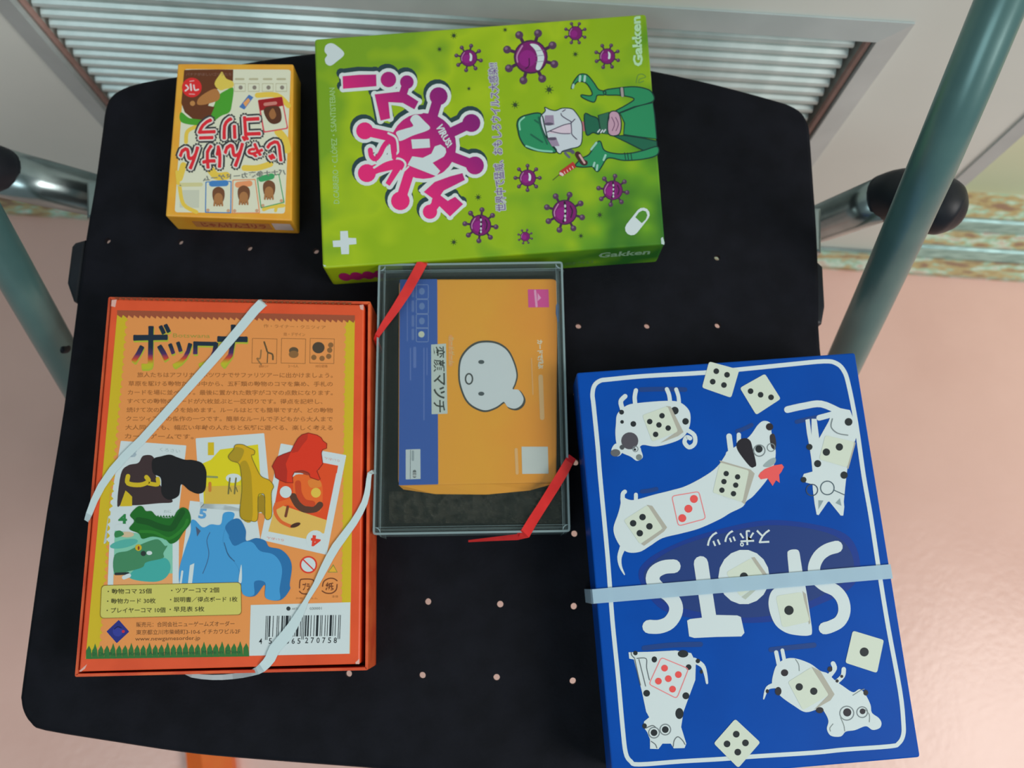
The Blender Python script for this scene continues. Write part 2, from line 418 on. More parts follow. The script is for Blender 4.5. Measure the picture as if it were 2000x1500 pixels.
if len(me.polygons) > len(seat.data.polygons): seat.modifiers.clear(); seat.data = me
else: seat.modifiers.clear()
bpy.data.objects.remove(cut)
# main side tubes
def ext(a, b, z):            # point on the line a-b at height z
    d = b - a; return a + d * ((z - a.z) / d.z)
rp = [dep(1957, 0, .462), dep(1832, 300, .505), dep(1717, 560, .60), dep(1657, 690, .66)]
rp = [rp[0] + (rp[0] - rp[1]) * .8] + rp
rp.append(ext(rp[-2], rp[-1], .2)); rp.append(ext(rp[-3], rp[-2], .012))
rt = tube('side_tube', cr_(rp, False, 8), .0125, M['tube'], chair, 24)
lp = [dep(-21, 446, .575), dep(103, 664, .655)]
lp = [lp[0] + (lp[0] - lp[1]) * 2.2, lp[0] + (lp[0] - lp[1])] + lp
lp.append(ext(lp[-2], lp[-1], .2)); lp.append(ext(lp[-3], lp[-2], .012))
lt = tube('side_tube', cr_(lp, False, 8), .0125, M['tube'], chair, 24)
for tp, par in ((rp, rt), (lp, lt)):
    e = tp[-1]; mk_r = tube('rubber_foot', [e + Vector((0, 0, .03)), e + Vector((0, 0, .002)), e + Vector((0, 0, -.0115))], [.0155, .0165, .0165], M['black'], par, 16)
# rivets where the seat pivots on the tubes
def rivet(p, n, r=.0042):
    n = Vector(n).normalized(); tube('rivet', [p - n * .0025, p + n * .0008, p + n * .0014], [r, r, r * .6], M['black'], chair, 14)
c1 = dep(1748, 432, .535); rivet(dep(1746, 440, .547), (-.9, -.1, .42))
rivet(dep(127, 678, .652), (.92, .1, .4))
# chrome crossbar arms with black end caps, below the seat towards the door
def arm(pa, pb, cap, g):
    a, b = Vector(pa), Vector(pb)
    tube('chrome_arm', [a, a.lerp(b, .33), a.lerp(b, .66), b], [.0125 * g, .0135 * g, .0142 * g, .0148 * g], M['chrome'], chair, 28, squash=(1.0, .85))
    cc = cr_([(c.x, c.y, c.z) for c, r in cap], False, 4); rr = [q.x for q in cr_([(r, 0, 0) for c, r in cap], False, 4)]
    tube('end_cap', cc, rr, M['black'], chair, 24)['label'] = 'black rubber end cap'
arm(dep(1560, 452, .70), dep(1740, 382, .625), [(dep(1726, 388, .632), .0158), (dep(1765, 380, .618), .0170), (dep(1800, 388, .612), .0178), (dep(1835, 403, .609), .0190), (dep(1855, 413, .609), .0165), (dep(1872, 422, .609), .0100), (dep(1880, 426, .609), .003)], 1.06)
arm(dep(240, 395, .71), dep(-8, 334, .66), [(dep(4, 332, .66), .0150), (dep(-6, 330, .656), .0165), (dep(-50, 326, .645), .018), (dep(-90, 330, .64), .018), (dep(-110, 336, .64), .008)], 1.2)
# flat chrome bracket ends that turn under the seat
vs = []; fs = []
def bracket(x0, x1, y0, y1, z):
    p = [at(x0, y0, z), at(x1, y0, z), at(x1, y1, z), at(x0, y1, z)]
    v, f = prism([Vector(q[:2]) for q in p], z - .012, z, .002); return mk('bracket', v, f, M['chrome'], chair)
bracket(1560, 1605, 405, 492, SZ - .012)
bracket(168, 215, 352, 425, SZ - .03)
# chrome rear legs, from the arms to the floor below the seat
for pa, fx in ((dep(1540, 460, .70), .21), (dep(262, 408, .71), -.27)):
    pb = Vector((fx, -.12, .012)); q = pa.lerp(pb, .5)
    o = tube('rear_leg', [pa, q, pb], .011, M['chrome'], chair, 18)
    tube('rubber_foot', [pb + Vector((0, .004, .03)), pb, pb + Vector((0, 0, -.0115))], [.0135, .015, .015], M['black'], o, 16)
tube('rear_crossbar', [dep(1540, 460, .70), dep(262, 408, .71)], .011, M['chrome'], chair, 18)
# moulded black hinge covers on both seat edges
for pts in ([(1580, 508), (1592, 511), (1605, 523), (1609, 600), (1603, 634), (1580, 640)], [(172, 470), (150, 476), (143, 484), (134, 555), (146, 590), (156, 596)]):
    v, f = prism([Vector(q) for q in px2(pts, SZ - .006)], SZ - .03, SZ - .003, .002)
    mk('hinge_cover', v, f, M['black'], chair)

# ================================================================== BOXES
def side_mapper(A, B, z1, zb, outv):
    """u runs A to B along a vertical side face, v runs down from its top edge"""
    A = Vector((A[0], A[1], 0)); B = Vector((B[0], B[1], 0)); n = Vector(outv).normalized()
    def f(u, v, h): p = A.lerp(B, u) + n * h; return Vector((p.x, p.y, z1 + (zb - z1) * v))
    return f
# ---------------------------------------------------------------- blue dog-and-dice box
ZB = SZ + .045
q = [(1126, 728), (1670, 689), (1797.5, 1479), (1197, 1531)]
W = px2(q, ZB)
blue = thing('game_box', (*(sum(W, Vector((0, 0))) / 4), SZ), 'blue game box with white spotted dogs and dice, at the right of the seat', 'box')
mb = noisy('blue_card_print', (0, 64, 150), (0, 68, 157), 25, rough=.42, spec=.15)
v, f = prism(rnd(W, .0015, 3), SZ + .012, ZB, .0008); lid = mk('lid', v, f, mb, blue)
v, f = prism(rnd(inset(W, .0012), .0015, 3), SZ + .0002, SZ + .0125, 0); mk('tray', v, f, noisy('white_greyboard', (150, 165, 170), (170, 185, 190), 80, rough=.6), blue)
A_, B_, C_, D_, E_, F_ = Vw(1120, 680, 5), Vw(1400, 680, 5), Vw(1130, 930, 5), Vw(1410, 930, 5), Vw(1150, 1200, 5), Vw(1430, 1200, 5)
NAVY = (22, 58, 122); BK = (34, 40, 44); CRM = (190, 199, 186); SHD = (160, 158, 148); RED = (212, 78, 76); GR = (112, 122, 126)
a = Art(ZB)
bp = [A_(p) for p in [(197, 560), (186, 450), (205, 365), (262, 318), (350, 305), (700, 272)]] + [(1374, 728), (1450, 721)] + [B_(p) for p in [(700, 160), (1050, 128), (1170, 150), (1240, 220), (1285, 350), (1360, 730)]] + [D_(p) for p in [(1385, 0), (1455, 400), (1540, 960), (1625, 1480)]] + \
     [F_(p) for p in [(1640, 750), (1672, 1050), (1670, 1180), (1625, 1260), (1540, 1288), (1100, 1320), (800, 1350), (200, 1388)]] + [E_(p) for p in [(1300, 1412), (900, 1435), (490, 1465), (410, 1435), (360, 1350), (330, 1100), (285, 600)]] + [C_(p) for p in [(330, 1400), (285, 800), (210, 0)]] + [A_((236, 950))]
a.stroke(I, bp, 8.5, WH, 1, closed=True)
a.build('printed_border', lid, 'white rounded border line')
a = Art(ZB)
a.blob(I, [(1248, 1130), (1262, 1095), (1320, 1062), (1400, 1035), (1500, 1016), (1600, 1026), (1660, 1050), (1680, 1105), (1660, 1150), (1590, 1185), (1520, 1212), (1430, 1216), (1340, 1205), (1285, 1185)], (14, 50, 130), 0)
a.blob(I, [(1258, 1130), (1275, 1098), (1330, 1066), (1410, 1042), (1500, 1026), (1590, 1034), (1648, 1058), (1668, 1105), (1645, 1140), (1580, 1175), (1520, 1200), (1430, 1206), (1350, 1192), (1295, 1175)], (28, 54, 112), 1)
a.stroke(I, [(1316, 1106), (1296, 1108), (1279, 1118), (1275, 1134), (1286, 1149), (1306, 1162), (1319, 1180), (1319, 1198), (1307, 1216), (1288, 1224), (1268, 1224)], 27, WH, 3)
a.stroke(I, [(1369, 1100), (1375, 1140), (1388, 1225)], 28, WH, 3)
a.poly(I, [(1342, 1212), (1348, 1209), (1375, 1206), (1400, 1201), (1440, 1202), (1447, 1205), (1454, 1236), (1448, 1243), (1400, 1244), (1356, 1246), (1346, 1243)], WH, 3)
a.disc(D_, 215, 985, 250, WH, 3, ry=268)
a.rpoly(D_, [(40, 940), (285, 800), (425, 1000), (180, 1180)], 6, CRM, 5); a.poly(D_, [(285, 795), (320, 790), (440, 960), (420, 1000)], SHD, 4); a.poly(D_, [(190, 1180), (420, 1010), (400, 1050), (230, 1205)], (165, 175, 165), 4)
a.disc(D_, 215, 980, 40, BK, 6)
a.blob(I, [(1538, 1084), (1540, 1076), (1550, 1073), (1560, 1076), (1564, 1095), (1568, 1120), (1575, 1155), (1582, 1200), (1586, 1234), (1580, 1241), (1560, 1241), (1536, 1236), (1516, 1222), (1505, 1200), (1501, 1176), (1507, 1155), (1522, 1145), (1540, 1143), (1541, 1120)], WH, 3)
a.rpoly(D_, [(525, 1170), (780, 1130), (860, 1420), (590, 1480)], 7, CRM, 5); a.poly(D_, [(785, 1120), (820, 1150), (865, 1430), (850, 1450)], SHD, 4)
a.disc(D_, 655, 1310, 46, BK, 6)
a.stroke(I, [(1634, 1068), (1615, 1074), (1599, 1087), (1590, 1108), (1594, 1128), (1610, 1143), (1632, 1154), (1646, 1172), (1649, 1195), (1640, 1214), (1622, 1224), (1611, 1227)], 24, WH, 3)
a.text(I, 'スポッツ', [(1506, 1065), (1381, 1071), (1379, 1038), (1504, 1032)], WH, 4, .012)
a.build('printed_title', lid, 'white hand-drawn upside-down title letters on a navy cloud')
def die(a, V, quad, pips, L, r=27, shade=None, c=BK):
    if shade: a.poly(V, shade, SHD, L)
    a.rpoly(V, quad, 5, CRM, L + 1)
    for x, y in pips: a.disc(V, x, y, r, c, L + 2)
def rdie(a, V, quad, pips, r, L):
    q4 = [V(p) for p in quad]; a.stroke(I, [tuple(p) for p in rnd(q4, 6, 3)], 1.8, (222, 120, 124), L, sm=False, closed=True)
    for x, y in pips: a.disc(V, x, y, r, RED, L)
# dog top left
a = Art(ZB)
a.stroke(A_, [(660, 405), (870, 400), (1090, 405)], 45, NAVY, 1)
a.blob(A_, [(430, 640), (520, 560), (640, 535), (900, 515), (1040, 530), (1130, 610), (1142, 720), (1110, 820), (1050, 885), (940, 930), (800, 960), (680, 945), (640, 980), (600, 1040), (500, 1020), (430, 960), (410, 850), (415, 740)], WH, 2)
for s_, w_ in (([(480, 600), (462, 520), (505, 470)], 46), ([(605, 560), (598, 480), (610, 412)], 42), ([(945, 545), (935, 460), (912, 400)], 40), ([(1032, 550), (1025, 470), (1003, 402)], 38), ([(1110, 800), (1180, 850), (1185, 930), (1130, 968), (1085, 920), (1105, 870), (1140, 880)], 42)): a.stroke(A_, s_, w_, WH, 2)
a.blob(A_, [(370, 1000), (395, 945), (430, 935), (480, 1000), (450, 1050), (400, 1050)], WH, 2); a.disc(A_, 410, 1022, 48, (90, 92, 96), 3, ry=36)
a.blob(A_, [(470, 1010), (560, 1060), (620, 1100), (675, 1070), (665, 1010), (630, 960)], WH, 2); a.disc(A_, 640, 1065, 30, (110, 120, 120), 3)
a.disc(A_, 550, 905, 84, (74, 72, 80), 3); a.disc(A_, 475, 968, 24, (70, 74, 78), 4); a.ring(A_, 605, 985, 26, 8, GR, 4); a.disc(A_, 600, 990, 12, BK, 4)
for x, y, r in ((990, 610, 38), (1095, 715, 32), (470, 625, 24), (475, 720, 18), (585, 740, 28)): a.disc(A_, x, y, r, BK, 3)
die(a, A_, [(672, 655), (918, 565), (1022, 815), (770, 915)], [(865, 660), (745, 717), (835, 750), (925, 780), (803, 842)], 4, 27, [(905, 565), (950, 570), (1075, 820), (1020, 860), (850, 925), (1010, 815)])
a.build('printed_dog', lid, 'curly-tailed spotted dog carrying a five die')
# loose dice
a = Art(ZB)
die(a, I, [(1385, 706), (1444, 722), (1428, 777), (1371, 757)], [(1399, 725), (1420, 732), (1392, 745.5), (1414, 752)], 4, 5.6)
a.build('printed_die', lid)
a = Art(ZB); die(a, B_, [(470, 250), (625, 495), (385, 652), (225, 388)], [(330, 420), (428, 455), (530, 480)], 4, 28); a.build('printed_die', lid)
a = Art(ZB); die(a, F_, [(1178, 158), (1482, 250), (1415, 573), (1105, 472)], [(1290, 367)], 4, 44); a.build('printed_die', lid)
a = Art(ZB); die(a, I, [(1436, 1404), (1485, 1450), (1442, 1500), (1394, 1452)], [(1438, 1434), (1420, 1453), (1456, 1451), (1441, 1469)], 4, 6.6); a.build('printed_die', lid)
# long dog in the middle
a = Art(ZB)
a.stroke(C_, [(620, 150), (700, 140), (760, 125)], 40, NAVY, 1); a.stroke(B_, [(200, 810), (260, 790), (340, 750)], 40, NAVY, 1)
long_ = [C_(p) for p in [(415, 200), (500, 232), (580, 225), (740, 180), (900, 140), (1050, 95), (1230, 0)]] + [A_((1400, 1160)), A_((1480, 1050))] + [B_(p) for p in [(100, 1010), (200, 950), (320, 860), (400, 750), (460, 710), (525, 735), (535, 830), (570, 960), (570, 1080), (520, 1240), (370, 1430), (290, 1495)]] + \
        [C_(p) for p in [(1600, 300), (1480, 360), (1380, 420), (1180, 510), (1000, 560), (820, 605), (700, 680), (600, 738), (490, 745), (420, 700), (360, 600), (342, 500), (385, 370), (410, 270)]]
a.blob(I, long_, WH, 2)
a.stroke(C_, [(432, 240), (432, 175), (452, 152)], 42, WH, 2); a.stroke(C_, [(560, 240), (560, 180)], 38, WH, 2)
a.stroke(B_, [(140, 1020), (120, 860)], 55, WH, 2); a.stroke(B_, [(215, 920), (215, 845)], 42, WH, 2)
a.stroke(C_, [(430, 700), (400, 790), (410, 880), (448, 960)], 60, WH, 2, taper=.2)
a.blob(B_, [(195, 930), (230, 890), (290, 880), (330, 910), (350, 980), (385, 1130), (365, 1160), (330, 1160), (260, 1080), (200, 990)], (32, 30, 38), 3)
a.disc(B_, 515, 768, 36, (40, 34, 40), 3); a.blob(B_, [(520, 850), (560, 840), (580, 920), (570, 990), (535, 970), (520, 910)], (48, 44, 50), 3)
a.ring(B_, 415, 1000, 55, 12, GR, 3); a.disc(B_, 412, 985, 36, BK, 4); a.ring(B_, 530, 970, 38, 9, GR, 4)
a.blob(B_, [(450, 1150), (510, 1090), (570, 1070), (570, 1120), (510, 1160)], (140, 155, 158), 3)
a.poly(B_, [(405, 1250), (425, 1215), (470, 1180), (560, 1145), (635, 1133), (655, 1160), (630, 1210), (608, 1235), (615, 1315), (578, 1290), (545, 1345), (495, 1270), (430, 1282)], (216, 84, 84), 5)
a.stroke(C_, [(1375, 160), (1420, 200), (1480, 230)], 1, SHD, 3)
die(a, I, [(1406, 903), (1463, 919), (1450, 981), (1392, 962)], [B_(p) for p in [(92, 1225), (203, 1257), (70, 1303), (185, 1338), (50, 1387), (163, 1421)]], 4, 5.3, [(1405, 899), (1466, 917), (1474, 925), (1455, 985), (1448, 980)])
rdie(a, C_, [(910, 195), (1175, 150), (1242, 415), (975, 487)], [(1127, 223), (1073, 318), (1013, 410)], 39, 4)
die(a, C_, [(440, 430), (672, 282), (822, 512), (600, 665)], [(625, 400), (533, 460), (692, 490), (598, 557)], 4, 32, [(665, 280), (720, 290), (865, 500), (835, 540), (640, 680), (610, 660), (820, 510)])
a.build('printed_dog', lid, 'very long dog with black ears and a red bow')
# dog at right edge with glasses
a = Art(ZB)
a.stroke(B_, [(780, 720), (900, 690), (1000, 670)], 40, NAVY, 1)
g = [B_(p) for p in [(1130, 620), (1200, 585), (1300, 605), (1340, 700), (1365, 860), (1320, 1000), (1275, 1180), (1260, 1300), (1248, 1420), (1240, 1500)]] + [D_(p) for p in [(1195, 300), (1185, 385), (1160, 385)]] + [D_(p) for p in [(1050, 248), (1035, 250), (945, 380), (925, 375), (905, 270), (888, 130)]] + \
    [B_(p) for p in [(935, 1330), (870, 1312), (835, 1265), (850, 1228), (935, 1205), (925, 1100), (905, 960), (880, 830), (865, 700), (905, 690), (925, 850), (925, 690), (975, 690), (1000, 880), (1090, 720)]]
a.poly(I, g, WH, 2)
a.stroke(B_, [(690, 600), (850, 565), (1020, 545), (1200, 620)], 66, WH, 2); a.stroke(B_, [(1000, 680), (1150, 640)], 56, WH, 2)
a.stroke(B_, [(1130, 690), (1118, 770), (1180, 830), (1280, 850)], 10, GR, 7)
for x, y, r in ((1287, 720, 38), (905, 965, 30), (985, 1128, 35), (1243, 1240, 36), (848, 1285, 28)): a.disc(B_, x, y, r, BK, 4)
die(a, B_, [(1060, 850), (1345, 915), (1272, 1165), (1000, 1085)], [(1070, 1015), (1197, 965)], 4, 36, [(1345, 905), (1355, 930), (1285, 1180), (1270, 1165)])
a.ring(D_, 1030, 115, 66, 10, (70, 88, 98), 5); a.ring(D_, 880, 135, 55, 10, (50, 66, 90), 5); a.stroke(D_, [(1098, 138), (1195, 182)], 9, (70, 88, 98), 5)
a.poly(D_, [(942, 235), (992, 238), (942, 325)], (128, 145, 150), 3); a.poly(D_, [(1152, 215), (1168, 290), (1108, 262)], (128, 145, 150), 3)
a.build('printed_dog', lid, 'upside-down dog with round glasses and pointed ears')
# dog lower left
a = Art(ZB)
a.stroke(E_, [(540, 330), (800, 300), (1090, 292)], 50, NAVY, 1)
a.poly(E_, [(388, 370), (600, 365), (850, 352), (1000, 378), (1045, 470), (1040, 640), (980, 800), (925, 950), (902, 1100), (952, 1262), (935, 1305), (830, 1308), (800, 1262), (720, 1262), (680, 1315), (598, 1312), (598, 1220), (570, 1150), (535, 1100), (540, 1045), (590, 1005), (560, 950), (520, 760), (470, 560), (440, 440), (395, 432)], WH, 2)
a.stroke(E_, [(1030, 450), (1110, 500), (1140, 580), (1155, 670)], 56, WH, 2, taper=.4)
for x, y, r, ry in ((640, 440, 27, 30), (920, 385, 52, 36), (975, 515, 28, 28), (565, 770, 33, 33), (948, 795, 34, 34), (885, 968, 40, 54), (1065, 455, 22, 22), (545, 1090, 22, 26), (455, 378, 22, 22), (1100, 560, 14, 20)): a.disc(E_, x, y, r, BK, 3, ry=ry)
for x, y in ((637, 1155), (747, 1125)): a.ring(E_, x, y, 52, 11, GR, 3); a.disc(E_, x, y, 33, BK, 3)
for s_ in ([(450, 440), (475, 560), (505, 690)], [(490, 440), (520, 560), (555, 700)], [(470, 430), (560, 432), (565, 520), (592, 640)], [(610, 1240), (650, 1270), (665, 1305)], [(825, 1290), (835, 1230), (870, 1195), (915, 1230), (940, 1270)], [(415, 372), (420, 400), (450, 430)], [(560, 1110), (620, 1085), (650, 1100)]): a.stroke(E_, s_, 9, (90, 98, 102), 4)
rdie(a, E_, [(708, 420), (975, 530), (860, 822), (588, 682)], [(740, 525), (875, 588), (777, 628), (680, 652), (818, 730)], 33, 4)
a.build('printed_dog', lid, 'triangular spotted dog with a red-outlined five die')
# dog lower right
a = Art(ZB)
a.stroke(F_, [(380, 345), (560, 325), (800, 300)], 50, NAVY, 1)
a.blob(F_, [(440, 490), (520, 435), (620, 430), (760, 480), (860, 550), (930, 575), (1000, 640), (1090, 705), (1180, 760), (1245, 730), (1300, 780), (1350, 880), (1365, 960), (1430, 1010), (1458, 1060), (1440, 1110), (1370, 1128), (1305, 1092), (1200, 1130), (1110, 1145), (1060, 1192), (965, 1185), (925, 1120), (940, 1040), (905, 960), (860, 920), (720, 955), (600, 890), (475, 800), (440, 740), (390, 680), (405, 570)], WH, 2)
for s_, w_ in (([(455, 490), (430, 370)], 40), ([(510, 450), (490, 350)], 36), ([(950, 600), (1000, 530), (985, 480)], 46), ([(1020, 660), (1080, 600), (1090, 535)], 44)): a.stroke(F_, s_, w_, WH, 2)
a.stroke(F_, [(430, 690), (345, 720), (308, 825)], 62, WH, 2, taper=.2)
for x, y, r, ry in ((512, 570, 36, 34), (450, 750, 32, 42), (343, 750, 16, 20), (855, 935, 38, 30), (955, 535, 24, 26), (1070, 605, 15, 15), (1025, 650, 16, 16), (1305, 765, 24, 28)): a.disc(F_, x, y, r, (40, 38, 44), 3, ry=ry)
die(a, F_, [(775, 515), (945, 790), (690, 935), (545, 660)], [(655, 708), (797, 750)], 4, 36, [(775, 510), (860, 550), (1000, 780), (960, 840), (800, 930), (940, 790)])
for x, y, r, p in ((1120, 965, 68, 40), (1270, 955, 52, 28)): a.ring(F_, x, y, r, 10, GR, 4); a.disc(F_, x + 4, y - 8, p, (44, 42, 50), 4)
for s_ in ([(620, 440), (650, 490), (655, 550)], [(1060, 1010), (1090, 1080), (1100, 1140)], [(1300, 930), (1340, 980), (1340, 1050)], [(985, 1070), (955, 1110), (960, 1140)], [(1180, 790), (1250, 745), (1290, 730)]): a.stroke(F_, s_, 8, (120, 130, 130), 4)
a.build('printed_dog', lid, 'walking dog with a two die and big round eyes')
# translucent elastic band round the blue box
bandm = clear('translucent_elastic', (166, 194, 212), .33, rough=.35)
A0 = at(1158, 1165, ZB + .0009); A1 = at(1741, 1116, ZB + .0009)
dd = (A1 - A0).normalized(); sd = Vector((-dd.y, dd.x, 0)).normalized()
n_ = 18; top = [A0.lerp(A1, i / n_) for i in range(n_ + 1)]
lo0 = Vector((A0.x, A0.y, SZ + .0008)) - dd * .0006; lo1 = Vector((A1.x, A1.y, SZ + .0008)) + dd * .0006
sp = [lo0, Vector((lo0.x, lo0.y, ZB - .001))] + top + [Vector((lo1.x, lo1.y, ZB - .001)), lo1]
eb = ribbon('elastic_band', sp, [.0078] * len(sp), bandm, None, .0006, side=sd)
tag(eb, 'straight translucent white elastic band across the blue box', 'band')

# ---------------------------------------------------------------- green virus card box
ZG = SZ + .032
q = [(614, 76), (1262, 27), (1299, 477), (630, 524)]
W = px2(q, ZG)
green = thing('game_box', (*(sum(W, Vector((0, 0))) / 4), SZ), 'lime green game box with purple germs and a masked doctor', 'box')
gm = grad('lime_green_print_shaded', (W[3].x + .02, W[3].y + .12, ZG), (W[2].x - .005, W[2].y - .01, ZG), [(.0, (112, 150, 30)), (.22, (150, 176, 24)), (.4, (132, 164, 18)), (.6, (134, 166, 24)), (.8, (92, 142, 30)), (1.0, (40, 98, 32))], rough=.3, blotch=(52, .5))  # printed gradient; last stop darkened to paint shade on the front side
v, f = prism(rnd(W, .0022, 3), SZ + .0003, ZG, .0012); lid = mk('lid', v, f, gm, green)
G1, G2, G3, G4 = Vw(600, 20, 5.358), Vw(600, 290, 5.358), Vw(940, 20, 5.358), Vw(940, 290, 5.358)
a = Art(ZG)
a.blob(G1, [(388, 455), (300, 365), (240, 345), (192, 372), (182, 430), (208, 470), (185, 510), (198, 560), (245, 580), (305, 540)], WH, 1)
a.build('printed_heart', lid)
a = Art(ZG); a.poly(G2, [(345, 865), (425, 862), (430, 935), (512, 938), (516, 1000), (437, 1008), (438, 1105), (357, 1107), (350, 1030), (272, 1032), (266, 965), (347, 960)], WH, 1); a.build('printed_cross', lid)
a = Art(ZG); a.stroke(G4, [(1575, 838), (1692, 690)], 142, WH, 1); a.poly(G4, [(1612, 720), (1650, 668), (1690, 648), (1725, 660), (1738, 700), (1722, 742), (1680, 782)], (72, 128, 40), 2); a.build('printed_pill', lid)
a = Art(ZG); PG = (150, 185, 120)
a.text(I, 'D.CABRERO・C.LÓPEZ・S.SANTISTEBAN', [(649, 398), (640, 172), (654, 171), (663, 398)], PG, 1, .01); a.build('printed_lettering', lid); a = Art(ZG)
a.text(I, 'Gakken', [(1237, 130), (1232, 33), (1251, 31), (1256, 129)], (170, 205, 165), 1, .04); a.build('printed_lettering', lid); a = Art(ZG)
a.stroke(G3, [(1620, 760), (1640, 680), (1690, 670), (1720, 700), (1660, 720), (1650, 760), (1700, 740)], 8, (90, 130, 60), 1)
a.build('printed_signature', lid)
# splash logo
vg_ = grad('magenta_purple_print', at(690, 400, ZG), at(940, 210, ZG), [(0, (214, 40, 108)), (.35, (208, 38, 110)), (.75, (140, 26, 108)), (1, (112, 24, 104))])
def logo(a, grow, dx, dy, c, L):
    sh = Vw(600 + dx, 20 + dy, 5.358); s2 = Vw(600 + dx, 290 + dy, 5.358)
    for V, x, y, r in ((sh, 850, 725, 82), (sh, 1043, 752, 72), (sh, 1375, 900, 95), (sh, 1718, 1180, 95), (sh, 602, 1262, 90), (s2, 625, 258, 95), (s2, 975, 548, 98), (s2, 1755, 178, 95), (s2, 1285, 662, 76)): a.disc(V, x, y, r + grow, c, L)
    a.disc(sh, 1215, 1420, 345 + grow, c, L, n=28)
    for V, p, w_ in ((sh, [(1375, 900), (1300, 1150)], 105), (sh, [(1718, 1180), (1400, 1330)], 105), (sh, [(602, 1262), (950, 1340)], 100), (s2, [(625, 258), (900, 130)], 100), (s2, [(975, 548), (1060, 280)], 105), (s2, [(1755, 178), (1450, 60)], 105), (sh, [(1043, 752), (1000, 880)], 85), (s2, [(1285, 662), (1360, 560)], 90)):
        a.stroke(V, p, w_ + 2 * grow, c, L, sm=False)
    for V, p in ((sh, [(370, 690), (545, 675), (722, 672), (725, 795), (375, 822)]), (sh, [(705, 880), (955, 852), (1050, 880), (1165, 955), (1122, 1038), (1000, 970), (850, 962), (868, 1132), (768, 1155)]), (s2, [(1220, 455), (1335, 350), (1500, 290), (1625, 258), (1650, 330), (1430, 440), (1395, 490), (1470, 548), (1548, 505), (1632, 582), (1495, 712), (1385, 605), (1300, 560), (1310, 520)]), (s2, [(712, 225), (960, 140), (998, 190), (862, 392), (820, 362), (895, 222), (735, 258)])):
        q_ = [V(p_) for p_ in p]
        if grow: a.stroke(I, q_, 2 * grow / 5.358, c, L, sm=False, closed=True)
        if grow:
            for p_ in q_: a.disc(I, p_[0], p_[1], grow / 5.358, c, L, n=10)
        a.face(q_, c, L)
    a.stroke(s2, [(660, 15), (672, 80), (712, 110), (760, 60), (800, -20), (850, -75), (900, -35), (910, 95)], 52 + 2 * grow, c, L)
a = Art(ZG)
logo(a, 52, -2.5, -6, (38, 62, 66), 1)
logo(a, 38, 0, 0, (196, 205, 205), 2)
logo(a, 0, 0, 0, vg_, 3)
a.stroke(G2, [(700, 200), (820, 130), (960, 105), (1030, 170), (960, 290)], 22, (196, 205, 205), 4); a.stroke(G2, [(690, 150), (760, 150), (930, 60), (950, 0), (930, -110), (850, -160)], 22, (196, 205, 205), 4)
a.stroke(G2, [(960, 290), (1010, 240), (1060, 190)], 16, (196, 205, 205), 4); a.stroke(G2, [(1180, 440), (1330, 310), (1500, 240), (1620, 225)], 26, (196, 205, 205), 4)
a.stroke(G1, [(880, 980), (1000, 1000), (1100, 1070), (1200, 1070)], 26, (196, 205, 205), 4)
a.poly(G2, [(1220, 455), (1335, 350), (1500, 290), (1625, 258), (1650, 330), (1430, 440), (1395, 490), (1310, 520)], vg_, 5)
a.stroke(G2, [(660, 15), (672, 80), (712, 110), (760, 60), (800, -20), (850, -75), (900, -35), (910, 95)], 50, vg_, 5)
a.poly(G2, [(712, 225), (960, 140), (998, 190), (862, 392), (820, 362), (895, 222), (735, 258)], vg_, 5)
a.blob(G1, [(1078, 1145), (1110, 1100), (1160, 1098), (1225, 1160), (1285, 1225), (1250, 1262), (1110, 1310), (975, 1368), (950, 1330), (932, 1275), (1010, 1245), (1105, 1215), (1095, 1180)], WH, 6)
a.poly(G1, [(1088, 1352), (1280, 1345), (1286, 1437), (1100, 1450)], WH, 6)
a.poly(I, [G1((1300, 1500)), G1((1335, 1425)), G1((1395, 1405)), G1((1448, 1445)), G2((1455, 40)), G2((1430, 85)), G2((1312, 150)), G2((1392, 235)), G2((1350, 290)), G2((1050, 172)), G2((1100, 82)), G2((1210, 98))], WH, 6)
a.text(G1, 'VIRUS!', [(1415, 1185), (1522, 1395), (1470, 1445), (1335, 1215)], WH, 6, .04)
a.build('printed_logo', lid, 'magenta splash logo with white outlined characters')
a = Art(ZG); tx = '世界中で猛威、おもしろウイルス大感染!!'
tq = [(969, 413), (953, 124), (971, 123), (989, 412)]
a.text(I, tx, tq, (170, 176, 176), 1, 0, 1.7); a.text(I, tx, tq, (100, 70, 130), 2, .004)
a.build('printed_tagline', lid, 'vertical violet tagline')
